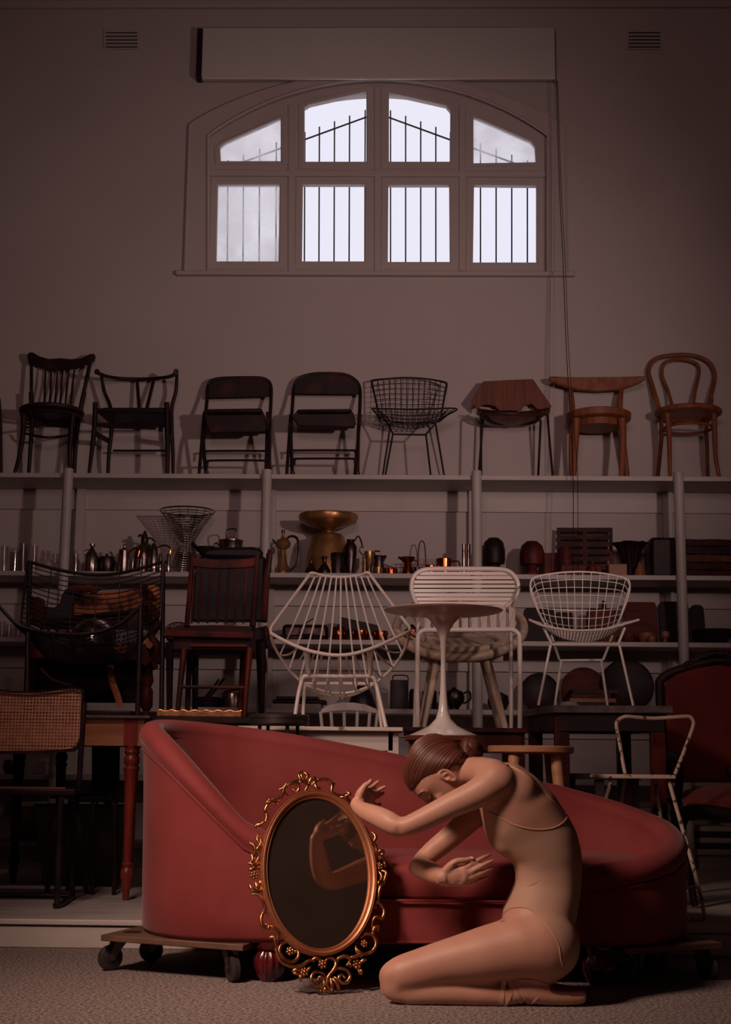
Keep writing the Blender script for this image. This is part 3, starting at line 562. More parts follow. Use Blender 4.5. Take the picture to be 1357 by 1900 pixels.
# bay three
turned('ornate_ewer', 'dark brass ewer on a tall foot with looping handle', 'ewer', 524, 1, 9.45, [(15, 0), (15, 10), (9, 22), (6, 42), (5, 48), (13, 54), (15, 60), (12, 66), (4, 70), (2.5, 76), (4, 84), (3, 86)], BRASS, None, extra=('body', [('handle', DARKS, H, [(4, 0, 66), (14, 0, 74), (26, 0, 70), (30, 0, 50), (28, 0, 26), (18, 0, 12), (10, 0, 8)], 2.4), ('spout', DARKS, H, [(-12, 0, 58), (-18, 0, 66), (-20, 0, 68)], 1.6)]))
turned('brass_pedestal_bowl', 'large brass footed bowl standing on a brass drum base', 'bowl', 608, 1, 9.52, [(43, 0), (41, 25), (36, 55), (31, 74), (26, 80), (13, 83), (12, 86), (18, 92), (38, 97), (53, 104), (56, 112), (55, 117), (51, 117), (40, 104), (10, 96)], BRASS, None, 36)
turned('small_bottle', 'small round dark bottle at the foot of the brass bowl, left one', 'bottle', 577, 1, 9.37, [(11, 0), (11, 6), (5, 16), (3, 20), (4, 25)], DARKS, None)
turned('small_bottle', 'small dark bottle with flared neck, right one below the brass bowl', 'bottle', 602, 1, 9.37, [(11, 0), (12, 6), (8, 14), (4, 20), (4, 27), (6, 33)], DARKS, None)
turned('copper_canister', 'dark copper canister between the small bottles and the tall jug', 'canister', 626, 1, 9.4, [(14, 0), (14, 38), (12, 41)], DARKS, None)
turned('tall_jug', 'tall slim dark jug with arched handle', 'jug', 650, 1, 9.42, [(8, 0), (7, 10), (12, 40), (12, 54), (7, 62), (8, 67)], DARKS, None, extra=('body', [('handle', DARKS, H, [(7, 0, 64), (14, 0, 74), (20, 0, 64), (22, 0, 52)], 1.5)]))
turned('hook_stand', 'brass rod stand topped with a shining S shaped hook', 'stand', 677, 1, 9.32, [(7, 0), (7, 2), (1.8, 3), (1.6, 28)], BRASS, None, extra=('rod', [('hook', BRASS, H, [(-3, 0, 28), (-1, 0, 34), (-7, 0, 38), (-10, 0, 44), (-6, 0, 51), (-2, 0, 49)], 1.5)]))
turned('brass_goblet', 'brass goblet behind the hook stand', 'goblet', 685, 1, 9.5, [(8, 0), (3, 6), (3, 20), (9, 30), (9, 48), (8, 48)], BRASS, None)
turned('dark_pitcher', 'dark pitcher with pointed spout right of the hook', 'pitcher', 703, 1, 9.55, [(9, 0), (11, 16), (8, 30), (10, 40), (9, 42)], DARKS, None, extra=('body', [('spout', DARKS, H, [(6, 0, 30), (10, 0, 38), (13, 0, 42)], 3), ('handle', DARKS, H, [(-6, 0, 38), (-8, 0, 50), (2, 0, 50)], 1.4)]))
turned('brass_cup', 'short shiny brass cup below the dark pitcher', 'cup', 702, 1, 9.35, [(8, 0), (8, 13), (7, 13)], BRASS, None)
turned('copper_saucepan', 'small copper saucepan with a long brass handle lying on it', 'saucepan', 725, 1, 9.4, [(13, 0), (13, 12), (12, 12)], COPPER, None, extra=('pan', [('handle', BRASS, H, [(10, 0, 12), (-2, -3, 16), (-14, -6, 20)], 1.5), ('side_handle', BRASS, H, [(0, -12, 10), (6, -18, 12), (12, -12, 10)], 1.2)]))
turned('copper_pourer', 'red copper pourer with flared lip', 'jug', 757, 1, 9.4, [(11, 0), (11, 6), (8, 18), (7, 24), (13, 32), (14, 34)], COPPER, None, extra=('body', [('lip', COPPER, H, [(-6, 0, 26), (-12, 0, 31), (-18, 0, 34)], 2.6), ('handle', COPPER, H, [(8, 0, 28), (18, 0, 26), (18, 0, 12), (11, 0, 8)], 1.0)]))
turned('tiny_cup', 'tiny dark cup between the pourer and the copper mug', 'cup', 774, 1, 9.37, [(5, 0), (6, 14), (5, 14)], DARKS, None)
c = thing('wire_basket', 'thin wire basket with a tall looped handle', 'basket', W(783, 9.6, ZSH[1])); m = MB(); k = sc(1, 9.6); b = Vector(c.location)
for z in (0, 10, 20, 30, 36): m.tube([b+Vector((x*k, y*k, z*k)) for x, y in ((-36, -12), (36, -12), (36, 12), (-36, 12))], 0.0022, 5, closed=True)
for x in range(-36, 37, 8): m.tube([b+Vector((x*k, -12*k, 0)), b+Vector((x*k, -12*k, 36*k))], 0.0018, 5); m.tube([b+Vector((x*k, 12*k, 0)), b+Vector((x*k, 12*k, 36*k))], 0.0018, 5)
m.build('mesh', DARKS, c); T1('handle', cr([b+Vector((x*k, 0, z*k)) for x, z in ((-7, 0), (-7, 36), (-5, 64), (0, 72), (5, 64), (7, 36), (7, 0))]), 0.004, COPPER, c)
turned('copper_mug', 'small shiny copper mug, left of the bigger one', 'mug', 800, 1, 9.36, [(11, 0), (11, 17), (10, 17), (10, 2)], COPPER, 'copper mugs', extra=None)
turned('copper_mug', 'large shiny copper mug with loop handle', 'mug', 825, 1, 9.38, [(15, 0), (16, 30), (15, 31), (14, 3)], COPPER, 'copper mugs', extra=('cup', [('handle', COPPER, H, [(15, 0, 26), (26, 0, 26), (28, 0, 16), (24, 0, 6), (15, 0, 4)], 1.4)]))
for px, lb in ((861, 'left one of two upright pale metal tubes by the post'), (870, 'right one of two upright pale metal tubes by the post')):
    turned('metal_tube', lb, 'tube', px, 1, 9.4, [(3.6, 0), (3.6, 60), (3, 60)], SILVER, 'upright metal tubes', 14)
# bay four
def headblock(px, hw, h0, h1, label, mt):
    turned('hat_block', label, 'hat block', px, 1, 9.48, [(13, 0), (14, 6), (9, 16), (12, 24), (hw*0.95, h0), (hw, h0+8), (hw, h1-22), (hw*0.85, h1-8), (hw*0.45, h1)], mt, 'wooden hat blocks', 28, extra=('block', [('foot', BOARDM, 'lathe', [(0.1, 0), (22, 0), (22, 7), (0.1, 7)], (0, 0))]))
headblock(917, 21, 26, 74, 'dark carved wooden head block just right of the post', BLACKW)
headblock(988, 23, 24, 68, 'reddish wooden hat block on a low plinth', REDWOOD)
def boxat(name, label, cat, x0, x1, i, h, Y, d, mt, bev=0.006, group=None):
    a = W(x0, Y, ZSH[i]); b = W(x1, Y, ZSH[i]); k = sc(i, Y)
    o = MB().mm((0, 0, 0), (b.x-a.x, d, h*k)).build(name, mt, bevel=bev); o.location = a; return tag(o, label, cat, group)
boxat('dark_box', 'dark red box behind the hat block and the slatted rack', 'box', 1010, 1036, 1, 52, 9.62, 0.08, BOARDM)
c = thing('slatted_rack', 'dark red wooden rack with two columns of slots leaning on the wall', 'rack', W(1086, 9.6, ZSH[1])); y0 = 979
o4 = [P(1034, y0, 9.64), P(1137, y0, 9.64), P(1138, 1063, 9.60), P(1035, 1063, 9.60)]
def onq(u, v): return o4[0].lerp(o4[1], u).lerp(o4[3].lerp(o4[2], u), v)
hs = [[onq(u0, v), onq(u0+0.4, v), onq(u0+0.4, v+0.07), onq(u0, v+0.07)] for u0 in (0.06, 0.54) for v in (0.09, 0.25, 0.41, 0.57, 0.73, 0.88)]
MB().holed(o4, hs, (0, 0.02, 0)).build('slotted_panel', REDWOOD, c)
turned('oval_board', 'narrow oval wooden board leaning in front of the slatted rack', 'board', 1051, 1, 9.5, [(4, 0), (10, 14), (12, 36), (10, 54), (4, 62)], BOARDM, None)
bpy.context.view_layer.update()
boxat('open_box', 'low brown box with a pale rim under the slatted rack', 'box', 1041, 1117, 1, 22, 9.4, 0.16, BOARDM)
turned('wooden_bottle', 'small dark red turned bottle standing by the low box', 'bottle', 1100, 1, 9.36, [(8, 0), (9, 10), (8, 18), (4, 23), (5, 28)], BOARDM, None)
m = MB(); b = W(1171, 9.5, ZSH[1]); k = sc(1, 9.5); rows = []
for r, h in ((14, 0), (8, 8), (10, 20), (15, 32), (20, 50), (27, 62), (33, 66)): rows.append([b*0+Vector(((r+(1.6 if t % 4 < 2 else -1.2)*(h/66))*k*math.cos(2*PI*t/48), (r+(1.6 if t % 4 < 2 else -1.2)*(h/66))*k*math.sin(2*PI*t/48), h*k+(0.004 if t % 8 < 4 and h > 60 else 0))) for t in range(48)])
m.grid(rows, cu=True, cap=True); o = m.build('fluted_vase', BLACKW); o.location = b; tag(o, 'dark fluted vase with a wavy flared rim', 'vase')
boxat('wood_block', 'plain pale wooden cube on the second shelf', 'block', 1130, 1165, 1, 25, 9.4, 0.12, BOWLM)
turned('wooden_cone', 'small pointed wooden cone right of the cube', 'cone', 1188, 1, 9.38, [(11, 0), (10, 8), (5, 20), (1, 28)], BOWLM, None)
c = boxat('leather_case', 'dark red upright leather case against the right post', 'case', 1210, 1268, 1, 76, 9.42, 0.28, BLACKW, 0.02)
for j, (h0, h1, mt, nm) in enumerate(((0, 14, 0, 'plum'), (14, 28, 3, 'brown'), (28, 43, 2, 'ochre'), (43, 58, 1, 'maroon'), (58, 72, 0, 'dark maroon'))):
    a = W(1273, 9.4, ZSH[1]); k = sc(1, 9.4); m = MB()
    rows = []
    for t in range(15):
        x = t/14*0.42; wv = 0.004*math.sin(t*0.9+j*2); rows.append([Vector((x, y, z)) for y, z in ((0.0, h0*k+0.004+wv*0.3), (-0.01, (h0*0.7+h1*0.3)*k+wv), (-0.012, (h0*0.3+h1*0.7)*k+wv), (0.0, h1*k-0.001+wv*0.3), (0.26, h1*k-0.001+wv*0.3), (0.26, h0*k+0.004+wv*0.3))])
    m.grid(rows, cu=True, cap=True); o = m.build('folded_blanket', BLANK[mt], bevel=0.003); o.location = a
    tag(o, ('%s folded blanket, %s of the stack right of the post' % (nm, ('bottom one', 'second from the bottom', 'middle one', 'second from the top', 'top one')[j])), 'blanket', 'folded blankets on the second shelf')
# third shelf
for px, Y, hw, h, lb in ((3, 9.45, 8, 32, 'short glass at the left edge of the third shelf'), (16, 9.5, 7, 28, 'dim short glass second on the third shelf'), (33, 9.5, 8, 26, 'short glass left of the wire lounge chair, third shelf')):
    glass(px, 2, Y, hw, h, lb)
m = MB(); b = W(330, 9.45, ZSH[2]); k = sc(2, 9.45)
c = thing('wire_dome', 'wire mesh food dome behind the spindle chair on the third shelf', 'dome', b)
for j in range(7):
    a = j/6*PI/2; m.tube([b+Vector((30*k*math.cos(a)*math.cos(t)+1e-4, 30*k*math.cos(a)*math.sin(t), 6*k+28*k*math.sin(a))) for t in [2*PI*u/24 for u in range(24)]], 0.0018, 5, closed=True)
for u in range(12): m.tube([b+Vector((30*k*math.cos(a)*math.cos(PI*u/12), 30*k*math.cos(a)*math.sin(PI*u/12), 6*k+28*k*math.sin(a))) for a in [PI*v/12 for v in range(13)]], 0.0018, 5)
m.build('mesh', SILVER, c); MB().lathe(b, [(0.001, 0), (31*k, 0), (31*k, 6*k), (0.001, 6*k)]).build('base', BOARDM, c)
boxat('toaster', 'dark rounded toaster shaped metal box behind the white wire lounge chair', 'box', 523, 608, 2, 33, 9.5, 0.16, DARKS, 0.025)
turned('frying_pan', 'black frying pan at the left end of the third shelf bay', 'pan', 520, 2, 9.4, [(16, 0), (20, 9), (19, 9), (15, 2)], BLACKM, None, extra=('pan', [('handle', BLACKM, H, [(18, 0, 8), (40, -4, 10), (62, -6, 11)], 2)]))
turned('frying_pan', 'small black pan in front of the toaster shaped box', 'pan', 583, 2, 9.36, [(18, 0), (22, 8), (21, 8), (17, 2)], BLACKM, None, extra=('pan', [('handle', BLACKM, H, [(-18, 0, 7), (-28, -2, 20), (-2, -3, 40)], 1.1)]))
turned('copper_pot', 'round copper pot with lid behind the wire lounge chair', 'pot', 629, 2, 9.45, [(13, 0), (16, 6), (16, 20), (12, 27), (4, 29), (3, 32)], COPPER, 'copper pots on the third shelf')
m = MB(); m.prism([P(630, 1144, 9.5), P(702, 1160, 9.5), P(704, 1180, 9.5), P(632, 1166, 9.5)], (0, 0.12, 0)); o = m.build('dark_crate', BLACKW, bevel=0.004); tag(o, 'dark flat case propped at a slant on the copper pots', 'case')
turned('copper_pot', 'copper pot under the slanting dark case', 'pot', 668, 2, 9.45, [(14, 0), (17, 6), (17, 20), (14, 22)], COPPER, 'copper pots on the third shelf')
turned('copper_pot', 'low copper pot right of the slanting dark case', 'pot', 706, 2, 9.45, [(13, 0), (15, 16), (14, 20)], COPPER, 'copper pots on the third shelf')
turned('copper_kettle', 'bright copper kettle seen through the hoop chair', 'kettle', 765, 2, 9.42, [(12, 0), (16, 8), (14, 22), (6, 28), (3, 32)], COPPER, None)
def board(label, x0, x1, y0, Y, i, mt, r=8, th=0.02, group='chopping boards on the third shelf'):
    b = W((x0+x1)/2, Y, ZSH[i]); yb = 0
    zt = P((x0+x1)/2, y0, Y+0.05).z; hw = (x1-x0)/2*mpp(Y, 1.3); R = r*mpp(Y, 1.3); hh = zt-ZSH[i]
    pts = [Vector((hw, 0, 0)), Vector((hw, 0.05, hh-R))]+[Vector((hw-R+R*math.cos(a), 0.05, hh-R+R*math.sin(a))) for a in (PI/6, PI/3, PI/2)]+[Vector((-hw+R-R*math.sin(a), 0.05, hh-R+R*math.cos(a))) for a in (0.01, PI/6, PI/3)]+[Vector((-hw, 0.05, hh-R)), Vector((-hw, 0, 0))]
    o = MB().prism(pts, (0, th, 0)).build('chopping_board', mt, bevel=0.003); o.location = b; return tag(o, label, 'board', group)
board('dark rounded chopping board at the left of the third shelf right bay', 974, 1032, 1128, 9.5, 2, BLACKW)
board('short dark board next to the rounded one', 1034, 1066, 1136, 9.52, 2, BLACKW, 4)
boxat('kitchen_box', 'dark red wooden box behind the white wire chair', 'box', 1093, 1150, 2, 66, 9.5, 0.1, BOARDM)
turned('dark_bottle', 'black bottle rising behind the white wire chair', 'bottle', 1123, 2, 9.64, [(8, 0), (8, 60), (4, 70), (4, 84)], BLACKM, None)
board('reddish chopping board with a slight arch, third shelf', 1161, 1222, 1117, 9.55, 2, BOARDM, 5)
board('large dark chopping board beside the right post', 1227, 1283, 1116, 9.55, 2, BLACKW, 10)
board('tall narrow dark board right of the right post', 1286, 1312, 1122, 9.6, 2, BLACKW, 10)
turned('wooden_bowl', 'small dark red turned bowl, left of the pale cups', 'bowl', 1166, 2, 9.4, [(8, 0), (14, 8), (14, 18), (12, 18), (9, 6)], BOARDM, 'wooden bowls on the third shelf')
turned('wooden_bowl', 'brown wooden bowl behind the little cup', 'bowl', 1200, 2, 9.45, [(9, 0), (15, 10), (15, 20), (13, 20), (8, 6)], BOWLM, 'wooden bowls on the third shelf')
turned('wooden_cup', 'little pale wooden cup on the third shelf', 'cup', 1210, 2, 9.34, [(6, 0), (8, 5), (7.5, 11), (6, 11)], BOWLM, None)
turned('egg_cup', 'pale wooden goblet shaped egg cup by the right post', 'cup', 1235, 2, 9.36, [(6, 0), (3, 4), (3, 7), (8, 12), (8, 21), (7, 21)], BOWLM, None)
turned('dark_bowl', 'wide black bowl on the third shelf at the right edge', 'bowl', 1326, 2, 9.5, [(18, 0), (32, 14), (38, 28), (36, 28), (28, 12)], BLACKM, None)
boxat('storage_box', 'low dark box behind the white wire chair seat', 'box', 1070, 1092, 2, 30, 9.5, 0.12, BLACKW)
# fourth shelf
for px, hw, h, lb in ((28, 6, 26, 'stubby glass between the decanter and the cruets'), (42, 7, 30, 'small cruet glass on the fourth shelf'), (62, 6, 22, 'low glass at the right end of the fourth shelf glassware')): glass(px, 3, 9.42, hw, h, lb)
turned('decanter', 'glass decanter with round ball stopper on the fourth shelf', 'decanter', 12, 3, 9.42, [(9, 0), (11, 8), (9, 22), (4, 30), (4, 36), (7, 40), (9, 46), (6, 52)], GLASS, None)
turned('steel_saucepan', 'shiny steel saucepan framed by the spindle chair legs', 'pan', 432, 3, 9.42, [(24, 0), (25, 26), (24, 28), (23, 28)], SILVER, None, extra=('pan', [('handle', BLACKM, H, [(-16, 0, 30), (0, 0, 33), (16, 0, 36), (24, 0, 44)], 1.8)]))
turned('black_pan', 'black pan with two handles sticking up, behind the spindle chair legs', 'pan', 385, 3, 9.45, [(22, 0), (26, 18), (25, 20)], BLACKM, None, extra=('pan', [('handle', BLACKM, H, [(-4, 0, 14), (14, 0, 34), (30, 0, 56)], 2.4), ('handle', BLACKM, H, [(-10, 4, 14), (6, 4, 34), (20, 4, 54)], 2.0)]))
for j, (x0, x1, hh, lb) in enumerate(((502, 596, 9, 'white flat tray at the bottom of the tray pile'), (506, 604, 16, 'dark flat tray, middle of the tray pile'), (512, 590, 22, 'dark oval dish on top of the tray pile'))):
    a = W(x0, 9.36, ZSH[3]); b = W(x1, 9.36, ZSH[3]); k = sc(3, 9.36); zz = (0, 9.3, 16.3)[j]*k
    o = MB().mm((0, 0, 0), (b.x-a.x, 0.26, (hh-(0, 9, 16)[j])*k-0.001)).build('tray', (SHELF, BLACKW, BLACKM)[j], bevel=0.004); o.location = a+Vector((0, 0, zz)); tag(o, lb, 'tray', 'pile of trays on the fourth shelf')
turned('iron_bell', 'black bell shaped iron pot behind the wire lounge chair', 'pot', 672, 3, 9.5, [(24, 0), (26, 8), (20, 26), (13, 40), (6, 46), (3, 50)], BLACKM, None)
turned('milk_can', 'dull grey metal canister with looped carrying handle', 'canister', 741, 3, 9.4, [(17, 0), (17, 52), (16, 54), (16, 50)], BUCKET, None, extra=('body', [('handle', DARKS, H, [(-12, 0, 52), (-12, 0, 60), (-8, 0, 63), (10, 0, 63), (16, 0, 60), (16, 0, 50)], 1.1)]))
turned('dark_jar', 'dark jar right of the grey canister', 'jar', 770, 3, 9.42, [(11, 0), (11, 32), (8, 38)], DARKS, None)
turned('dark_canister', 'dark canister behind the tulip table stem', 'canister', 797, 3, 9.5, [(14, 0), (14, 34), (6, 42), (3, 48)], DARKS, None)
turned('teapot', 'round dark metal teapot with a curled handle', 'teapot', 843, 3, 9.4, [(10, 0), (9, 4), (18, 14), (20, 24), (16, 34), (6, 38), (2, 42)], DARKS, None, extra=('body', [('handle', DARKS, H, [(16, 0, 30), (28, 0, 34), (30, 0, 20), (17, 0, 12)], 1.8), ('spout', DARKS, H, [(-16, 0, 16), (-24, 0, 24), (-27, 0, 34)], 2.4)]))
turned('dark_tureen', 'dark lidded tureen right of the third post', 'tureen', 925, 3, 9.45, [(14, 0), (20, 14), (18, 28), (6, 34)], BLACKM, None)
def disc(label, px, py, hw, Y, mt, name='round_tray', i=3, group='round trays on the fourth shelf'):
    k = mpp(Y, 1.1); b = W(px, Y, ZSH[i]); M_ = Matrix.Rotation(math.radians(82), 3, 'X')
    o = MB().lathe((0, 0, 0), [(0.001, 0), (hw*k*0.9, 0), (hw*k, 0.012), (hw*k, 0.018), (hw*k*0.9, 0.008), (0.001, 0.008)], 36, M_).build(name, mt); o.location = b+Vector((0, 0.03, hw*k*0.99)); return tag(o, label, 'tray', group)
disc('dark round woven tray leaning at the left of the white wire chair legs', 1003, 1282, 36, 9.55, BLACKW)
disc('brown round tray leaning behind the pile of boards', 1085, 1280, 42, 9.62, BOARDM)
disc('large dark round tray leaning at the right of the fourth shelf', 1166, 1280, 50, 9.60, BLACKW)
for j in range(5):
    a = W(1052+j*3, 9.42, ZSH[3]); k = sc(3, 9.42)
    o = MB().mm((0, 0, 0), ((86-(j % 2)*12)*k, 0.2, 8*k)).build('cutting_board', (BOARDM, BLACKW, BOWLM, BOARDM, BLACKW)[j], bevel=0.002); o.location = a+Vector((0, 0, j*8.2*k)); tag(o, 'flat board, %s in the stack behind the white wire chair legs' % ('lowest', 'second', 'middle', 'fourth', 'topmost')[j], 'board', 'stack of boards on the fourth shelf')
turned('crumpled_cloth', 'off white crumpled cloth in front of the stack of boards', 'cloth', 1056, 3, 9.36, [(20, 0), (21, 8), (14, 16), (4, 18)], PAPER, None, 11)
turned('small_bowl', 'small pale bowl by the front leg of the white wire chair', 'bowl', 1118, 3, 9.35, [(6, 0), (10, 6), (9, 7)], PAPER, None)
# lower shelves, glimpsed between the furniture
boxat('white_bin', 'pale bin on the fifth shelf behind the cane chair', 'bin', 62, 92, 4, 24, 9.45, 0.2, PAPER, group=None)
turned('brass_pot', 'dull brass pot on the fifth shelf next to the pale bin', 'pot', 97, 4, 9.5, [(8, 0), (12, 10), (10, 22), (6, 24)], BRASS, None)
turned('round_pot', 'dark round pot on the fifth shelf at the left edge', 'pot', 22, 4, 9.45, [(12, 0), (18, 14), (14, 26)], DARKS, None)
boxat('cardboard_carton', 'brown carton on the lowest shelf behind the turned table leg', 'box', 18, 66, 5, 60, 9.45, 0.3, BOARDM)
boxat('plastic_crate', 'dark crate on the lowest shelf behind the zinc tub', 'crate', 100, 235, 5, 44, 9.4, 0.3, BUCKET)
boxat('black_crate', 'black crate on the lowest shelf between the table legs at the right', 'crate', 1128, 1200, 5, 50, 9.45, 0.3, BLACKM)
for j in range(4):
    a = W(1296-j*3, 9.36, ZSH[5]); o = MB().mm((0, 0, 0), (0.26, 0.26, 0.035)).build('paper_bundle', PAPER if j % 2 else BLANK[1], bevel=0.006); o.location = a+Vector((0, 0, j*0.0365)); tag(o, 'bundle of folded papers on the lowest shelf, %s in the pile under the armchair' % ('lowest', 'second', 'third', 'top')[j], 'bundle', 'paper bundles on the lowest shelf')
# ---------------------------------------------------------------- tables on the stage
def leg_prof(b, h, prof, mt, root, name='leg', n=20):
    return MB().lathe(b, [(r, t*h) for t, r in prof], n).build(name, mt, root)
TP = [(0, .016), (.06, .017), (.09, .026), (.12, .021), (.15, .030), (.19, .030), (.21, .020), (.23, .027), (.245, .018), (.60, .024), (.83, .030), (.85, .036), (.87, .026), (.89, .034), (.92, .034), (.94, .025), (.96, .034), (.98, .030), (1, .034)]
def legtable(name, label, cat, px0, px1, ytop, Y, depth, th, apron, mtop, mapr, legs, group=None, over=0.03, z0=ZF, mleg=None, style='turned'):
    """rectangular table: front edge between two photo columns; legs = list of (px, Y)"""
    zt = P((px0+px1)/2, ytop, Y).z; a = W(px0, Y, zt); b = W(px1, Y, zt)
    root = thing(name, label, cat, Vector(((a.x+b.x)/2, Y+depth/2, z0)), group)
    MB().mm((a.x, Y, zt-th), (b.x, Y+depth, zt)).build('table_top', mtop, root, bevel=0.003)
    if apron:
        m = MB(); x0 = a.x+over; x1 = b.x-over; y0 = Y+over; y1 = Y+depth-over
        for u, v in (((x0, y0), (x1, y0+0.02)), ((x0, y1-0.02), (x1, y1)), ((x0, y0+0.0205), (x0+0.02, y1-0.0205)), ((x1-0.02, y0+0.0205), (x1, y1-0.0205))): m.mm((u[0], u[1], zt-th-apron), (v[0], v[1], zt-th))
        m.build('apron', mapr, root)
    for px, ly in legs:
        q_ = W(px, ly, zt-0.1)
        if style == 'turned':
            h = zt-th-apron-z0; leg_prof(Vector((q_.x, ly, z0)), h, TP, mleg or mapr, root)
            MB().box((q_.x, ly, zt-th-apron/2), (0.068, 0.068, apron)).build('leg_block', mleg or mapr, root)
        else:
            MB().mm((q_.x-style/2, ly-style/2, z0), (q_.x+style/2, ly+style/2, zt-th)).build('leg', mleg or mapr, root, bevel=0.003)
    return root, zt
YP = 6.75
pine, zpine = legtable('pine_table', 'pine table with a thin dark top and red varnished turned legs, left of the sofa', 'table', -60, 278, 1326, YP, 0.75, 0.014, 0.13, SLATE, PINE, [(245, YP+0.06), (245+4, YP+0.68), (-40, YP+0.06), (-35, YP+0.68)], mleg=TURNED)
YD = 6.95
T1_, zleft = legtable('dark_table', 'long dark table with heavy black turned legs behind the cane chair', 'table', -150, 225, 1334, 7.58, 0.8, 0.03, 0.10, BLACKW, BLACKW, [(38, 7.65), (116, 8.2), (-120, 7.65), (205, 8.2)])
dt, zdark = legtable('dark_bench_table', 'low lit dark wooden table behind the sofa arm carrying the spindle chair', 'table', 283, 476, 1330, 6.73, 1.12, 0.03, 0.06, BLACKW, BLACKW, [(300, 6.8), (460, 6.8), (305, 7.75), (455, 7.75)], style=0.05)
wt, zwhite = legtable('white_table', 'chipped cream painted table standing behind the sofa', 'table', 441, 748, 1348, 6.33, 0.385, 0.018, 0.085, CHIPW, CREAMW, [(730, 6.40), (466, 6.40), (727, 6.65), (470, 6.65)], style=0.05, over=0.045)
rt, zred = legtable('red_brown_table', 'worn red brown table under the slatted white chair', 'table', 752, 981, 1350, 6.85, 1.08, 0.022, 0.09, REDWOOD, REDWOOD, [(770, 6.92), (962, 6.92), (775, 7.85), (958, 7.85)], style=0.06)
b1, zped = legtable('small_wooden_stand', 'small rough wooden stand below the tulip table', 'stand', 754, 882, 1364, 6.02, 0.34, 0.022, 0.0, BOARDM, BOARDM, [(766, 6.07), (872, 6.07), (768, 6.31), (870, 6.31)], style=0.035)
a = W(752, 6.06, zped-0.085); b = W(880, 6.06, zped-0.085); MB().mm((a.x, 6.03, zped-0.105), (b.x, 6.33, zped-0.085)).build('lower_shelf', OAKS, b1, bevel=0.003)
# heavy slate topped table at the right, turned a little
zs = P(1140, 1309, 6.74).z
p1 = W(1026, 6.76, zs); p2 = W(1250, 6.70, zs); p0 = W(968, 7.5, zs); p3 = p2+(p0-p1)
st = thing('slate_table', 'heavy dark slate topped table with red legs carrying the white wire chair', 'table', Vector(((p0.x+p2.x)/2, 6.9, ZF)))
MB().prism([p0, p1, p2, p3], (0, 0, -0.036)).build('table_top', SLATE, st, bevel=0.004)
cen = (p0+p2)/2; ins = [cen+(p-cen)*0.88 for p in (p0, p1, p2, p3)]
m = MB()
for u, v in zip(ins, ins[1:]+ins[:1]): m.beam(u+Vector((0, 0, -0.078)), v+Vector((0, 0, -0.078)), 0.084, 0.025, up=(0.3, 1, 0))
m.build('apron', BLACKW, st)
for f in ([cen+(p-cen)*0.80 for p in (p0, p1, p2, p3)]): MB().mm((f.x-0.034, f.y-0.034, ZF), (f.x+0.034, f.y+0.034, zs-0.05)).build('leg', REDWOOD, st, bevel=0.004)
c = thing('grey_post_stool', 'plain dark grey square legged stool under the slate table', 'stool', W(1122, 7.6, ZF))
a = W(1122, 7.6, ZF); MB().box((a.x, 7.6, 0.70), (0.36, 0.3, 0.03)).build('seat', BUCKET, c)
for dx in (-0.03, 0.15, -0.16): MB().box((a.x+dx, 7.5+(dx < -0.1)*0.16, (ZF+0.685)/2), (0.045, 0.045, 0.685-ZF)).build('leg', BUCKET, c)

# round stools
def round_stool(name, label, x0, x1, ytop, Y, th, mt, mleg, legs, r, slope=False):
    zt = P((x0+x1)/2, ytop, Y).z; a = W(x0, Y, zt); b = W(x1, Y, zt); R_ = (b.x-a.x)/2; cx = (a.x+b.x)/2
    c = thing(name, label, 'stool', Vector((cx, Y, ZF)))
    MB().lathe((cx, Y, zt-th), [(0.001, 0), (R_-0.008, 0), (R_, 0.006), (R_, th-0.006), (R_-0.006, th), (0.001, th)], 40).build('seat', mt, c)
    for ang in legs:
        ca, sa = math.cos(ang), math.sin(ang); T1('leg', [Vector((cx+ca*R_*0.72, Y+sa*R_*0.72, zt-th+0.002)), Vector((cx+ca*R_*1.12, Y+sa*R_*1.12, ZF))], r, mleg, c, 12)
    return c
round_stool('wooden_stool', 'pale round wooden stool with splayed legs behind the dancer', 905, 1065, 1384, 6.12, 0.032, OAKS, OAKS, (-2.2, -0.75, 0.8, 2.3), [0.026, 0.020])
c = round_stool('metal_stool', 'round stool with a dark grey banded seat and thin metal legs', 464, 573, 1326, 6.12, 0.046, BUCKET, BLACKM, (-1.1, -2.6, 0.6, 2.2), 0.008)
z_ = P(518, 1326, 6.12).z; MB().lathe((c.location.x, 6.12, z_-0.044), [(0.128, 0), (0.1315, 0.004), (0.1315, 0.018), (0.128, 0.020), (0.128, 0.024), (0.1315, 0.027), (0.1315, 0.040), (0.128, 0.043)], 40).build('seat_band', STEEL, c)

# tulip table
Yt = 6.15; bt = W(823, Yt+0.02, zped); k = mpp(Yt, 0.9)
c = thing('tulip_table', 'white pedestal side table with round top and trumpet base, above the dancer', 'table', bt)
zz = lambda py: P(823, py, Yt+0.02).z
bp = [(0.001, bt.z), (63*k, bt.z), (63*k, bt.z+0.004), (45*k, zz(1356)), (27*k, zz(1347)), (14.5*k, zz(1334)), (9.5*k, zz(1318)), (7.7*k, zz(1300)), (5.6*k, zz(1270)), (4.8*k, zz(1235)), (5.2*k, zz(1210)), (6.4*k, zz(1188)), (9.5*k, zz(1176)), (14*k, zz(1166)), (21*k, zz(1156)), (32*k, zz(1145)), (36*k, zz(1143)), (0.001, zz(1143))]
MB().lathe((bt.x, bt.y, 0), bp, 48).build('pedestal', TULIP, c, ang=60)
tz = zz(1143)
MB().lathe((bt.x, bt.y, tz), [(0.001, 0), (38*k, 0.0), (60*k, 0.003), (95*k, 0.012), (110*k, 0.020), (112.5*k, 0.025), (111*k, 0.028), (0.001, 0.028)], 64).build('table_top', TTOP, c, ang=60)

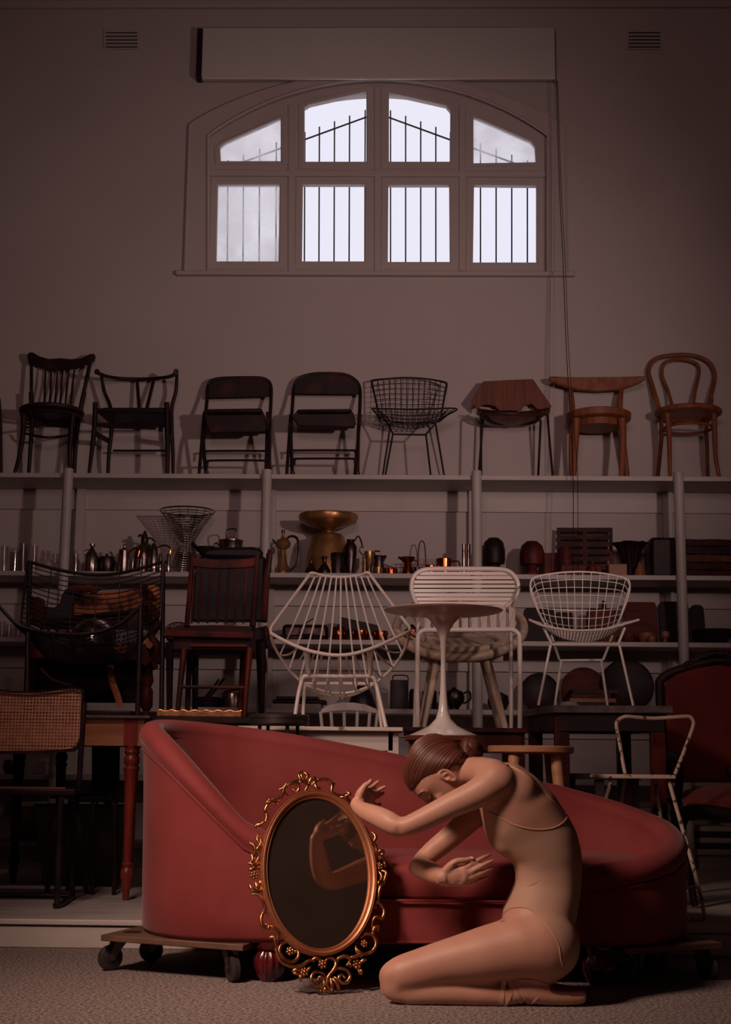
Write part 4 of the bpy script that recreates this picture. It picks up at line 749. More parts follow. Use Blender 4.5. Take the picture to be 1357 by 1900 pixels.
# ---------------------------------------------------------------- chairs standing on the tables
# white wire lounge chair
q = T(480, 1040, .2211); YL = 6.42
c = thing('wire_lounge_chair', 'white rod lounge chair with fanned wires on the cream table', 'chair', W(632, 6.6, zwhite))
top = [q(415, 135, YL+.33), q(430, 112, YL+.33), q(462, 105, YL+.33), q(530, 126, YL+.35), q(640, 138, YL+.37), q(740, 138, YL+.37), q(845, 124, YL+.35), q(905, 102, YL+.33), q(935, 112, YL+.33), q(952, 140, YL+.33)]
T1('back_rim', cr([q(105, 615, YL+.02), q(104, 575, YL+.05), q(135, 520, YL+.09), q(280, 320, YL+.22)]+top+[q(1100, 340, YL+.22), q(1235, 520, YL+.09), q(1268, 565, YL+.05), q(1262, 600, YL+.02)], 5), 0.0072, WMETAL, c, 8)
T1('front_rail', cr([q(105, 612, YL+.02), q(240, 685, YL-.06), q(400, 750, YL-.12), q(560, 786, YL-.14), q(690, 795, YL-.15), q(830, 775, YL-.14), q(1000, 718, YL-.1), q(1140, 655, YL-.04), q(1262, 598, YL+.02)], 6), 0.0085, WMETAL, c, 8)
T1('lower_rim', cr([q(104, 605, YL+.02), q(120, 690, YL+.06), q(170, 790, YL+.12), q(260, 920, YL+.19), q(400, 1050, YL+.25), q(560, 1122, YL+.28), q(690, 1140, YL+.29), q(830, 1112, YL+.28), q(990, 1020, YL+.25), q(1130, 895, YL+.19), q(1215, 765, YL+.12), q(1250, 680, YL+.06), q(1262, 598, YL+.02)], 6), 0.0072, WMETAL, c, 8)
T1('seat_rim', cr([q(395, 1045, YL+.22), q(560, 1100, YL+.25), q(690, 1114, YL+.26), q(820, 1096, YL+.25), q(965, 1040, YL+.22)], 6), 0.006, WMETAL, c, 8)
for (xt, yt), (xb, yb), (xf, yf) in zip(((480, 116), (525, 126), (567, 132), (612, 137), (655, 139), (690, 139), (728, 139), (768, 137), (812, 130), (855, 120), (898, 106)),
      ((178, 798), (257, 915), (345, 1002), (450, 1062), (567, 1105), (687, 1115), (820, 1103), (920, 1060), (1030, 985), (1130, 893), (1205, 772)),
      ((330, 735), (390, 765), (470, 775), (535, 782), (604, 790), (672, 795), (730, 790), (800, 780), (870, 766), (960, 735), (1010, 718))):
    T1('wire', [q(xt, yt, YL+.35), q(xb, yb, YL+.20)], 0.0045, WMETAL, c, 6)
    T1('wire', cr([q(xb, yb, YL+.20), q((xb+xf)/2, (yb+yf)/2+22, YL+.05), q(xf, yf, YL-.10)]), 0.0045, WMETAL, c, 6)
T1('leg_frame', cr([W(480+.2211*295, YL-.06, zwhite), q(330, 1150, YL-.03), q(358, 1025, YL), q(375, 985, YL), q(410, 970, YL), q(660, 972, YL), q(925, 970, YL), q(965, 985, YL), q(985, 1030, YL), q(1030, 1220, YL-.03), W(480+.2211*1070, YL-.06, zwhite)], 5), 0.0095, WMETAL, c, 10)
T1('leg_frame', cr([W(480+.2211*368, YL+.24, zwhite), q(380, 1180, YL+.26), q(392, 1050, YL+.24), q(430, 1035, YL+.24), q(930, 1035, YL+.24), q(982, 1052, YL+.24), q(1005, 1180, YL+.26), W(480+.2211*1035, YL+.24, zwhite)], 5), 0.0085, WMETAL, c, 10)
for x0, x1 in ((400, 425), (938, 937)): T1('strut', [q(x0, 752, YL-.1), q((x0+x1)/2, 850, YL-.05), q(x1, 975, YL)], [0.016, 0.0135, 0.008], WMETAL, c, 10)
m = MB()
for x in (665, 703): m.tube(cr([q(684, 1150, YL+.28), q(x, 1150, YL+.27), q(x, 1165, YL+.27)]), 0.003, 6)
m.build('wing_nut', WMETAL, c)
# white spindle chair behind the cream table
c = thing('spindle_back_chair', 'off white spindle chair, only its crest and spindles showing above the cream table', 'chair', W(650, 7.3, ZF)); Yc = 7.3
MB().prism([q(x, y, Yc) for x, y in [(512, 1290), (530, 1245), (600, 1210), (700, 1190), (800, 1192), (900, 1208), (985, 1245), (1010, 1285), (960, 1282), (880, 1270), (760, 1262), (640, 1268), (560, 1280)]], (0, 0.025, 0)).build('crest_rail', WHITE, c, bevel=0.006)
for x in (520, 608, 718, 830, 935, 1000): T1('spindle', [q(x, 1270, Yc+.012), q(x*0.9+76, 1500, Yc-.02), W(480+.2211*(x*0.84+120), Yc-.04, .60)], 0.009, WHITE, c, 8)
zc_ = 0.58; MB().mm((c.location.x-0.21, Yc-0.42, zc_-0.02), (c.location.x+0.21, Yc+0.0, zc_+0.02)).build('seat', WHITE, c, bevel=0.01)
for sx in (-1, 1):
    for sy in (-0.38, -0.04): T1('leg', [Vector((c.location.x+sx*0.17, Yc+sy, zc_)), Vector((c.location.x+sx*0.21, Yc+sy*1.02, ZF))], 0.014, WHITE, c, 8)
# slatted white chair
q = T(700, 1040, .2211); Ys = 6.95
c = thing('slatted_chair', 'glossy white chair of slats with a rounded back, behind the tulip table', 'chair', W(868, 7.1, zred))
bk = [(345, 380), (308, 320), (288, 240), (300, 150), (350, 95), (440, 72), (600, 70), (800, 70), (1010, 73), (1110, 95), (1170, 160), (1184, 230), (1165, 310), (1120, 360), (1080, 385)]
def bY(x): return Ys+.38+0.05*(1-((x-735)/450)**2)
T1('back_rim', cr([q(x, y, bY(x)) for x, y in bk], 5), 0.0125, WMETAL, c, 10)
for j, (y, x0, x1) in enumerate(((108, 360, 1110), (144, 330, 1140), (180, 312, 1160), (216, 302, 1170), (252, 305, 1165), (288, 315, 1155), (324, 330, 1135), (358, 350, 1110))):
    rows = []
    for k_ in range(13):
        x = lerp(x0, x1, k_/12); rows.append([q(x, y-13, bY(x)), q(x, y+13, bY(x)-0.002), q(x, y+13, bY(x)+.006), q(x, y-13, bY(x)+.008)])
    m = MB(); m.grid(rows, cu=True, cap=True); m.build('back_slat', WMETAL, c)
T1('lower_back_rim', cr([q(345, 375, bY(345)), q(560, 392, bY(560)), q(900, 392, bY(900)), q(1085, 385, bY(1085))]), 0.010, WMETAL, c, 8)
for x in range(395, 1120, 79):
    MB().prism([q(x+2, 400, Ys+.36), q(x+54, 400, Ys+.36), q(x+54, 560, Ys+.2), q(x+54, 585, Ys+.02), q(x+2, 585, Ys+.02), q(x+2, 560, Ys+.2)], (0, 0.008, 0.004)).build('seat_slat', WMETAL, c)
T1('front_rail', cr([W(700+.2211*345, Ys-.02, zred), q(340, 1000, Ys-.02), q(342, 680, Ys-.02), q(352, 620, Ys-.02), q(395, 588, Ys-.02), q(520, 584, Ys-.02), q(1000, 582, Ys-.02), q(1130, 582, Ys-.02), q(1180, 612, Ys-.02), q(1196, 670, Ys-.02), q(1200, 1000, Ys-.02), W(700+.2211*1200, Ys-.02, zred)], 5), 0.0125, WMETAL, c, 10)
T1('rear_leg', cr([q(345, 360, Ys+.40), q(340, 700, Ys+.40), q(325, 1100, Ys+.40), W(700+.2211*315, Ys+.40, zred)]), 0.0105, WMETAL, c, 10)
T1('rear_leg', cr([q(1120, 360, Ys+.40), q(1123, 700, Ys+.40), q(1126, 1100, Ys+.40), W(700+.2211*1126, Ys+.40, zred)]), 0.0105, WMETAL, c, 10)
# hoop chair
Yh = 7.46
c = thing('hoop_chair', 'pale wooden hoop chair with woven seat and splayed legs, behind the slatted chair', 'chair', W(855, 7.5, zred))
hp = []
for k_ in range(60):
    a = 2*PI*k_/60; x = 697+535*math.cos(a); y = 570-265*math.sin(a)*(1 if math.sin(a) > 0 else 0.93); hp.append(q(x, y, Yh+.28+.26*math.sin(a)))
T1('hoop', hp, 0.025, PALEW, c, 12, closed=True)
st_ = []
for k_ in range(40):
    a = 2*PI*k_/40; st_.append(q(697+330*math.cos(a), 690-60*math.sin(a), Yh+.22+.2*math.sin(a)))
T1('seat_ring', st_, 0.018, PALEW, c, 10, closed=True)
m = MB()
m.prism(st_, (0, 0, -0.01)); m.build('woven_seat', PALEW, c)
for k_ in range(0, 60, 3):
    a = 2*PI*k_/60
    if math.sin(a) > -0.35: T1('spindle', [hp[k_], q(697+335*math.cos(a), 690-60*math.sin(a), Yh+.22+.2*math.sin(a))], 0.0075, PALEW, c, 6)
MB().beam(q(372, 828, Yh+.12), q(1058, 826, Yh+.12), 0.035, 0.03).build('seat_rail', PALEW, c, bevel=0.004)
for (x0, y0, Y0), (x1, Y1) in (((500, 840, Yh+.1), (382, Yh-.02)), ((920, 840, Yh+.1), (1083, Yh-.02)), ((480, 800, Yh+.3), (360, Yh+.4)), ((890, 800, Yh+.3), (1035, Yh+.4))):
    m = W(700+.2211*x1, Y1, zred); T1('leg', [q(x0, y0, Y0), m], [0.026, 0.017], PALEW, c, 14)
# white wire side chair
q = T(960, 1040, .2926); Yw = 6.84; zw = zs
c = thing('white_wire_chair', 'white wire mesh side chair standing on the slate table', 'chair', W(1085, 6.8, zw))
topc = [q(84, 158, Yw+.34), q(112, 108, Yw+.36), q(250, 80, Yw+.38), q(400, 73, Yw+.39), q(550, 84, Yw+.38), q(680, 112, Yw+.36), q(713, 160, Yw+.34)]
midc = [q(152, 362, Yw+.26), q(240, 400, Yw+.31), q(400, 418, Yw+.34), q(560, 404, Yw+.31), q(650, 372, Yw+.26)]
m = MB(); wire_patch(m, topc, midc, 13, 7, 0.0024); m.build('back_mesh', WMETAL, c)
m = MB(); low = [q(200, 450, Yw+.2), q(300, 495, Yw+.24), q(420, 512, Yw+.26), q(520, 500, Yw+.24), q(625, 450, Yw+.2)]
wire_patch(m, midc, low, 13, 3, 0.0024); wire_patch(m, [q(165, 418, Yw+.0), q(260, 434, Yw-.02), q(420, 442, Yw-.03), q(560, 432, Yw-.02), q(670, 412, Yw+.0)], low, 24, 9, 0.0026); m.build('seat_mesh', WMETAL, c)
T1('rim', cr([q(215, 455, Yw+.2), q(160, 375, Yw+.26), q(100, 240, Yw+.31), q(84, 160, Yw+.34), q(110, 108, Yw+.36), q(250, 80, Yw+.38), q(400, 72, Yw+.39), q(550, 83, Yw+.38), q(690, 116, Yw+.36), q(714, 160, Yw+.34), q(700, 240, Yw+.31), q(645, 385, Yw+.26), q(610, 455, Yw+.2)], 5), 0.0050, WMETAL, c, 8)
T1('rim', cr([q(78, 376, Yw+.05), q(160, 412, Yw), q(300, 438, Yw-.02), q(420, 444, Yw-.03), q(560, 434, Yw-.02), q(660, 408, Yw), q(772, 376, Yw+.05)], 5), 0.0062, WMETAL, c, 8)
m = MB(); wire_patch(m, [q(78, 376, Yw+.05), q(165, 415, Yw)], [q(150, 395, Yw+.26), q(205, 450, Yw+.2)], 2, 4, 0.003); wire_patch(m, [q(772, 376, Yw+.05), q(665, 412, Yw)], [q(655, 395, Yw+.26), q(618, 450, Yw+.2)], 2, 4, 0.003); m.build('seat_wing', WMETAL, c)
for pts in ([q(165, 420, Yw+.02), q(220, 532, Yw+.02)], [q(684, 425, Yw+.02), q(640, 532, Yw+.02)], [q(215, 470, Yw+.3), q(268, 628, Yw+.3)], [q(606, 475, Yw+.3), q(545, 630, Yw+.3)], [q(222, 533, Yw+.02), q(640, 533, Yw+.02)], [q(268, 634, Yw+.3), q(545, 632, Yw+.3)]): T1('support', pts, 0.0068, WMETAL, c, 8)
for p0, f, Y in ((q(212, 535, Yw+.02), 135, Yw-.02), (q(648, 535, Yw+.02), 738, Yw-.02), (q(280, 634, Yw+.3), 237, Yw+.34), (q(532, 634, Yw+.3), 577, Yw+.34)): T1('leg', [p0, W(960+.2926*f, Y, zw)], 0.0068, WMETAL, c, 8)
# dark wire lounge chair at the left
q = T(0, 1000, .2506); Yl = 6.86; zb = zpine
c = thing('black_wire_lounge_chair', 'large black wire lounge chair with a hanging mesh seat on the pine table', 'chair', W(150, 7.1, zb))
tr = [q(215, 168, Yl+.42), q(380, 215, Yl+.44), q(560, 252, Yl+.46), q(720, 265, Yl+.47), q(880, 255, Yl+.46), q(1050, 215, Yl+.44), q(1205, 170, Yl+.42)]
lowb = [q(155, 610, Yl+.32), q(330, 690, Yl+.36), q(560, 735, Yl+.40), q(720, 745, Yl+.40), q(880, 730, Yl+.40), q(1050, 680, Yl+.36), q(1190, 600, Yl+.32)]
m = MB(); wire_patch(m, tr, lowb, 6, 13, 0.0032); m.build('back_mesh', BLACKM, c)
fr_ = [q(-30, 470, Yl+.02), q(100, 610, Yl), q(200, 660, Yl), q(350, 695, Yl-.01), q(590, 706, Yl-.02), q(760, 680, Yl-.01), q(900, 620, Yl), q(1045, 492, Yl+.02)]
bot = [q(190, 700, Yl+.1), q(300, 840, Yl+.15), q(440, 915, Yl+.2), q(640, 935, Yl+.22), q(820, 930, Yl+.2), q(920, 910, Yl+.15), q(1060, 760, Yl+.1)]
m = MB(); wire_patch(m, fr_[1:], bot, 7, 20, 0.0030); m.build('seat_mesh', BLACKM, c)
m = MB(); wire_patch(m, lowb, bot, 7, 6, 0.0030); m.build('rear_seat_mesh', BLACKM, c)
T1('top_rail', cr(tr), 0.009, BLACKM, c); T1('front_rail', cr(fr_), 0.0085, BLACKM, c)
T1('front_rail', cr([q(-30, 475, Yl+.02), q(110, 625, Yl+.03), q(205, 715, Yl+.06)]), 0.0085, BLACKM, c)
T1('side_rod', cr([q(205, 168, Yl+.42), q(180, 380, Yl+.38), q(155, 620, Yl+.32)]), 0.006, BLACKM, c)
for pts, X, Y in (([q(222, 165, Yl+.42), q(215, 500, Yl+.4)], 188, Yl+.34), ([q(1208, 168, Yl+.42), q(1205, 600, Yl+.4)], 1195, Yl+.34), ([q(1042, 495, Yl+.02), q(1035, 800, Yl)], 1018, Yl-.03), ([q(206, 690, Yl+.02), q(204, 900, Yl)], 198, Yl-.03)):
    T1('leg', pts+[W(.2506*X, Y, zb)], 0.0125, BLACKM, c, 10)
# worn armchair behind it on the dark table
q = T(0, 1000, .2506); Ya = 7.66; za = zleft
c = thing('worn_armchair', 'torn tan leather and dark wood armchair piled behind the black wire chair', 'chair', W(165, 7.8, za))
MB().prism([q(x, y, Ya+.12) for x, y in [(530, 405), (610, 385), (640, 395), (900, 382), (1040, 350), (1160, 332), (1170, 400), (1150, 560), (1120, 582), (860, 585), (560, 590), (535, 560), (520, 480)]], (0, 0.16, 0)).build('leather_back', TAN, c, bevel=0.02)
MB().prism([q(x, y, Ya+.05) for x, y in [(340, 500), (400, 505), (440, 470), (455, 410), (480, 370), (520, 352), (570, 356), (600, 372), (560, 420), (530, 480), (520, 600), (300, 600), (300, 520)]], (0, 0.2, 0)).build('scrolled_arm', GREYF, c, bevel=0.015)
MB().mm(tuple(q(215, 590, Ya)), tuple(q(1150, 640, Ya)+Vector((0, 0.3, 0)))).build('seat_frame', BLACKW, c, bevel=0.006)
MB().prism([q(x, y, Ya-.02) for x, y in [(225, 430), (290, 425), (300, 470), (330, 520), (320, 600), (230, 610)]], (0, 0.12, 0)).build('arm_block', REDWOOD, c, bevel=0.01)
for x in (300, 355, 420, 500, 560): T1('gallery_spindle', [q(x, 595, Ya+.02), q(x+5, 660, Ya+.02), q(x, 740, Ya+.02)], [0.014, 0.007, 0.012], BLACKW, c, 8)
MB().mm(tuple(q(190, 780, Ya-.02)), tuple(q(1140, 905, Ya-.02)+Vector((0, 0.28, 0)))).build('seat_base', BLACKW, c, bevel=0.01)
MB().prism([q(x, y, Ya-.03) for x, y in [(210, 770), (270, 790), (330, 880), (210, 890)]], (0, 0.05, 0)).build('torn_cushion', REDUPH, c, bevel=0.01)
MB().prism([q(x, y, Ya-.05) for x, y in [(560, 775), (700, 765), (900, 760), (960, 800), (950, 850), (560, 850)]], (0, 0.05, 0)).build('cushion', TAN, c, bevel=0.01)
T1('hanging_strap', cr([q(815, 930, Ya-.08), q(830, 1050, Ya-.1), q(865, 1150, Ya-.1), q(890, 1238, Ya-.1)]), 0.018, TAN, c, 8, flat=0.25)
T1('curved_stretcher', cr([q(300, 960, Ya), q(400, 1050, Ya), q(560, 1090, Ya), q(760, 1070, Ya), q(900, 1000, Ya)]), 0.013, REDWOOD, c, 8)
for x, mt_ in ((235, BLACKW), (1090, REDWOOD)):
    t_ = q(x, 900, Ya); h = t_.z-za
    MB().lathe((t_.x, Ya+.03, za), [(0.018, 0), (0.024, .08*h), (0.018, .16*h), (0.034, .24*h), (0.034, .5*h), (0.022, .56*h), (0.036, .66*h), (0.028, .8*h), (0.036, h)], 16).build('leg', mt_, c)
MB().mm(tuple(q(255, 905, Ya+.2)), tuple(q(1050, 1215, Ya+.2)+Vector((0, 0.02, 0)))).build('back_panel', BLACKW, c, bevel=0.004)
T1('carved_side', cr([q(1130, 560, Ya), q(1150, 640, Ya), q(1120, 720, Ya), q(1160, 800, Ya), q(1130, 900, Ya), q(1155, 960, Ya)]), [0.022, 0.03, 0.02, 0.03, 0.022, 0.016], REDWOOD, c, 10)
random.seed(3); m = MB(); m2 = MB()
for k_ in range(16):
    x = random.uniform(1040, 1150); y = random.uniform(360, 560); m.tube(cr([q(x, y, Ya-.03), q(x+random.uniform(-40, 40), y+random.uniform(-30, 60), Ya-.05), q(x+random.uniform(-60, 60), y+random.uniform(20, 90), Ya-.03)]), random.uniform(.006, .014), 6)
for k_ in range(9): x = 540+k_*22; m2.ball(q(x, 372+8*math.sin(k_*2), Ya+.02), (.028, .03, .018+.006*math.sin(k_*3)), 8)
m.build('torn_stuffing', REDWOOD, c); m2.build('red_roll', REDUPH, c)
MB().prism([q(x, y, Ya-.08) for x, y in [(1060, 700), (1140, 780), (1110, 815), (1085, 800)]], (0, .012, 0)).build('leather_scrap', TAN, c)
MB().prism([q(x, y, Ya-.08) for x, y in [(1000, 790), (1085, 800), (1120, 900), (1080, 940), (1020, 900)]], (0, .03, 0)).build('leather_flap', REDWOOD, c)
T1('cushion_edge', cr([q(540, 590, Ya+.02), q(800, 560, Ya-.02), q(1000, 545, Ya), q(1120, 560, Ya)]), .016, BLACKW, c)
# chrome hooded lamp glimpsed through the wires
b = q(700, 700, 7.4); c = thing('chrome_reflector', 'domed chrome reflector glinting through the black wire seat', 'lamp shade', q(700, 795, 7.4))
M_ = Matrix.Rotation(math.radians(28), 3, 'X'); MB().lathe(q(690, 790, 7.4), [(0.001, 0.0), (0.115, 0.0), (0.125, 0.01), (0.115, 0.08), (0.07, 0.13), (0.001, 0.15)], 28, None).build('dome', SILVER, c)
# flat frames lying on the pine table
a = q(640, 1222, 6.80); b = q(985, 1250, 6.80)
o = MB().mm((0, 0, 0), (abs(b.x-a.x), 0.3, 0.022)).build('flat_frame', BLACKM, bevel=0.005); o.location = (a.x, 6.76, zpine+0.0005); tag(o, 'dark flat frame lying on the pine table under the black wire chair', 'frame')
# dark spindle chair in front of a padded chair
q = T(280, 1000, .1916); Yp = 6.78
c = thing('red_spindle_chair', 'worn dark red spindle back chair standing on the dark table', 'chair', W(400, 6.95, zdark))
MB().prism([q(x, y, Yp+.34) for x, y in [(395, 165), (470, 185), (640, 198), (800, 200), (960, 188), (1040, 170), (1032, 262), (900, 280), (700, 290), (520, 280), (400, 262)]], (0, 0.022, 0)).build('crest_rail', REDWOOD, c, bevel=0.004)
T1('back_post', [q(402, 158, Yp+.35), q(375, 520, Yp+.32), q(350, 850, Yp+.28)], [0.011, 0.012, 0.014], REDWOOD, c); T1('back_post', [q(1032, 158, Yp+.35), q(1010, 520, Yp+.32), q(985, 850, Yp+.28)], [0.013, 0.014, 0.016], REDWOOD, c)
for xt, xb in zip((420, 495, 585, 675, 760, 845, 930), (395, 460, 548, 638, 725, 812, 898)): T1('spindle', [q(xt, 280, Yp+.35), q((xt+xb)/2, 540, Yp+.32), q(xb, 815, Yp+.28)], [0.0045, 0.0065, 0.0055], REDWOOD, c, 8)
MB().prism([q(140, 880, Yp+.02), q(1000, 900, Yp+.02), q(960, 845, Yp+.38), q(620, 828, Yp+.40), q(240, 840, Yp+.38)], (0, 0, -0.035)).build('seat', REDWOOD, c, bevel=0.008)
MB().mm(tuple(q(215, 905, Yp+.05)), tuple(q(960, 1080, Yp+.05)+Vector((0, .3, 0)))).build('seat_box', BLACKW, c, bevel=0.004)
MB().mm(tuple(q(385, 1018, Yp+.03)), tuple(q(930, 1046, Yp+.03)+Vector((0, .02, 0)))).build('front_strip', REDUPH, c, bevel=0.003)
for x0, x1, Y in ((325, 255, Yp), (960, 905, Yp-.03), (380, 350, Yp+.34), (900, 860, Yp+.34)): T1('leg', [q(x0, 1060, Y+.06), q((x0+x1)/2, 1380, Y+.02), W(280+.1916*x1, Y, zdark)], [0.017, 0.014, 0.012], REDWOOD, c, 10)
T1('stretcher', [q(295, 1432, Yp+.01), q(920, 1440, Yp-.01)], 0.0085, REDWOOD, c)
Yq = 7.50
c = thing('padded_chair', 'black leather chair with a rounded padded back behind the red spindle chair', 'chair', W(425, 7.45, zdark))
MB().prism([q(x, y, Yq+.2) for x, y in [(500, 180), (505, 110), (560, 82), (700, 75), (980, 72), (1060, 84), (1080, 120), (1078, 190)]], (0, 0.07, 0)).build('head_cushion', LEATHR, c, bevel=0.02)
MB().prism([q(x, y, Yq+.2) for x, y in [(420, 190), (1110, 170), (1085, 800), (390, 800)]], (0, 0.05, 0)).build('back_pad', LEATHR, c, bevel=0.012)
T1('back_frame', cr([q(1130, 130, Yq+.18), q(1148, 160, Yq+.18), q(1120, 400, Yq+.17), q(1098, 800, Yq+.1)]), 0.018, REDWOOD, c)
T1('back_frame', cr([q(420, 160, Yq+.18), q(412, 200, Yq+.18), q(380, 480, Yq+.17), q(350, 800, Yq+.1)]), 0.014, REDWOOD, c)
T1('nail_trim', [q(425, 300, Yq+.17), q(398, 792, Yq+.17), q(1080, 792, Yq+.17), q(1108, 300, Yq+.17)], 0.003, SILVER, c, 6)
MB().mm(tuple(q(150, 850, Yq-.25)), tuple(q(1100, 1000, Yq-.25)+Vector((0, .45, 0)))).build('seat', LEATHR, c, bevel=0.015)
T1('carved_arm_post', cr([q(1085, 850, Yq-.2), q(1100, 930, Yq-.2), q(1070, 1020, Yq-.2), q(1085, 1250, Yq-.2), q(1060, 1300, Yq-.2)]), [0.022, 0.03, 0.02, 0.024, 0.018], REDWOOD, c, 10)
for x0, x1, Y in ((430, 428, Yq+.1), (1050, 1070, Yq+.1), (185, 180, Yq-.22), (1075, 1075, Yq-.22)): T1('leg', [q(x0, 1000, Y), q((x0+x1)/2, 1300, Y), W(280+.1916*x1, Y, zdark)], [0.022, 0.018, 0.014], BLACKW, c, 8)
MB().prism([q(860, 1100, 7.6), q(915, 1100, 7.6), q(910, 1265, 7.6), q(870, 1265, 7.6)], (0, .03, 0)).build('loose_strap', BLACKW, c)
# gilded frame
a = q(52, 1690, 6.64); b = q(880, 1690, 6.64); z_ = zdark
gy = 6.735; a = W(290, gy, z_); b = W(448, gy, z_)
c = thing('gilt_frame', 'pale gilded picture frame lying flat on the table edge behind the sofa', 'frame', Vector(((a.x+b.x)/2, gy+.1, z_)))
m = MB(); m.mm((a.x, gy, z_), (b.x, gy+.03, z_+0.026)); m.mm((a.x, gy+.2, z_), (b.x, gy+.23, z_+0.026)); m.mm((a.x, gy+.03, z_), (a.x+.03, gy+.2, z_+0.026)); m.mm((b.x-.03, gy+.03, z_), (b.x, gy+.2, z_+0.026)); m.build('moulding', mat('pale_gilding', (0.46, 0.22, 0.09), 0.5, 0.3, c2=(0.30, 0.11, 0.05), scale=30), c, bevel=0.004)
T1('carved_edge', cr([Vector((lerp(a.x, b.x, t/24), gy+.01, z_+0.027+0.004*math.sin(t*1.9))) for t in range(25)], 2), 0.006, GOLD, c, 8)

# ---------------------------------------------------------------- left foreground: cane chair, tub, stool
q = T(0, 1260, .2421); Yc = 6.42
c = thing('cane_chair', 'tubular cantilever chair with cane back and seat, cut by the left edge', 'chair', W(20, 6.6, ZF))
ins = [(-262, 110), (-200, 96), (0, 98), (100, 110), (250, 114), (400, 100), (520, 85), (585, 85), (618, 112), (614, 260), (608, 420), (590, 490), (540, 530), (300, 545), (0, 548), (-262, 548), (-330, 520), (-350, 440), (-350, 160), (-320, 120)]
ot = [(x+(22 if x > 500 else (-26 if x < -240 else 0)), y+(26 if y > 480 else (-20 if y < 130 else 0))) for x, y in ins]
def cy(x): return Yc+.02+0.03*math.cos((x-130)/480*1.5)
MB().holed([q(x, y, Yc) for x, y in ot], [[q(x, y, Yc) for x, y in ins]], (0, 0.025, 0)).build('back_frame', BLACKW, c, bevel=0.005)
o = MB().prism([q(x, y, Yc+.010) for x, y in [(x+(5 if x > 130 else -5), y+(5 if y > 300 else -5)) for x, y in ins]], (0, 0.003, 0)).build('cane_back', CANE, c)
T1('piping', cr([q(x, y, Yc-.002) for x, y in ins], 3, True), 0.0025, CANE, c, 6, closed=True)
zse = q(300, 850, Yc-.05).z; f0 = q(480, 850, Yc-.10)
for s_, xx in ((1, 0), (-1, 1)):
    X = (lambda x: x) if xx == 0 else (lambda x: 268-x-0)
    T1('tube_frame', cr([q(X(646), 180, Yc+.012), q(X(632), 400, Yc+.01), q(X(618), 600, Yc+.02), q(X(608), 780, Yc+.03), q(X(596), 835, Yc+.05), q(X(560), 850, Yc+.20), q(X(548), 880, Yc+.38), q(X(552), 960, Yc+.44)], 5), 0.013, BLACKM, c, 10)
    T1('tube_frame', cr([q(X(480), 900, Yc-.02), q(X(462), 980, Yc-.02), q(X(452), 1300, Yc-.02), q(X(438), 1700, Yc-.02), Vector((q(X(436), 1740, Yc).x, Yc-.03, ZF+.014))], 5), 0.0135, BLACKM, c, 10)
    T1('tube_frame', [q(X(552), 950, Yc+.42), q(X(550), 1300, Yc+.42), Vector((q(X(556), 1640, Yc+.42).x, Yc+.42, ZF+.014))], 0.012, BLACKM, c, 10)
    T1('runner', cr([Vector((q(X(436), 1740, Yc).x, Yc-.03, ZF+.014)), Vector((q(X(450), 1740, Yc).x, Yc+.05, ZF+.014)), Vector((q(X(556), 1640, Yc+.4).x, Yc+.42, ZF+.014))], 5), 0.0135, BLACKM, c, 10)
T1('rear_runner', [Vector((q(-290, 1640, Yc+.42).x, Yc+.42, ZF+.014)), Vector((q(556, 1640, Yc+.42).x, Yc+.42, ZF+.014))], 0.0125, BLACKM, c, 10)
zq = q(300, 838, Yc-.02).z
sl = [Vector((q(-340, 838, Yc).x, Yc-.04, zq)), Vector((q(600, 838, Yc).x, Yc-.04, zq)), Vector((q(570, 838, Yc+.4).x, Yc+.40, zq)), Vector((q(-300, 838, Yc+.4).x, Yc+.40, zq))]
cn = sum(sl, Vector())/4
MB().holed(sl, [[cn+(p-cn)*0.82 for p in sl]], (0, 0, -0.03)).build('seat_frame', BLACKW, c, bevel=0.008)
MB().prism([cn+(p-cn)*0.83+Vector((0, 0, 0.001)) for p in sl], (0, 0, -0.004)).build('cane_seat', CANE, c)
# zinc tub
c = thing('zinc_tub', 'large grey rectangular tub tapering to the floor, under the tables at the left', 'tub', W(150, 7.7, ZF)); zt = P(150, 1500, 7.5).z
tb = [W(62, 7.5, zt), W(232, 7.5, zt), W(232, 7.95, zt), W(66, 7.95, zt)]; bb = [W(80, 7.58, ZF), W(222, 7.58, ZF), W(222, 7.88, ZF), W(86, 7.88, ZF)]
bb = [Vector((b_.x, b_.y, ZF)) for b_ in bb]; cc = sum(tb, Vector())/4; cb = sum(bb, Vector())/4
m = MB(); m.grid([bb, tb, [cc+(p-cc)*0.93 for p in tb], [cb+(p-cb)*0.93+Vector((0, 0, 0.01)) for p in bb]], cu=True, cap=True); m.build('body', BUCKET, c, bevel=0.006)
T1('rim', tb, 0.010, BUCKET, c, 8, closed=True)
T1('bail_handle', cr([tb[1]+Vector((0, .2, 0)), tb[1]+Vector((-.06, .2, .13)), tb[1]+Vector((-.17, .2, .14)), tb[1]+Vector((-.19, .2, 0.0))]), 0.006, BLACKM, c)
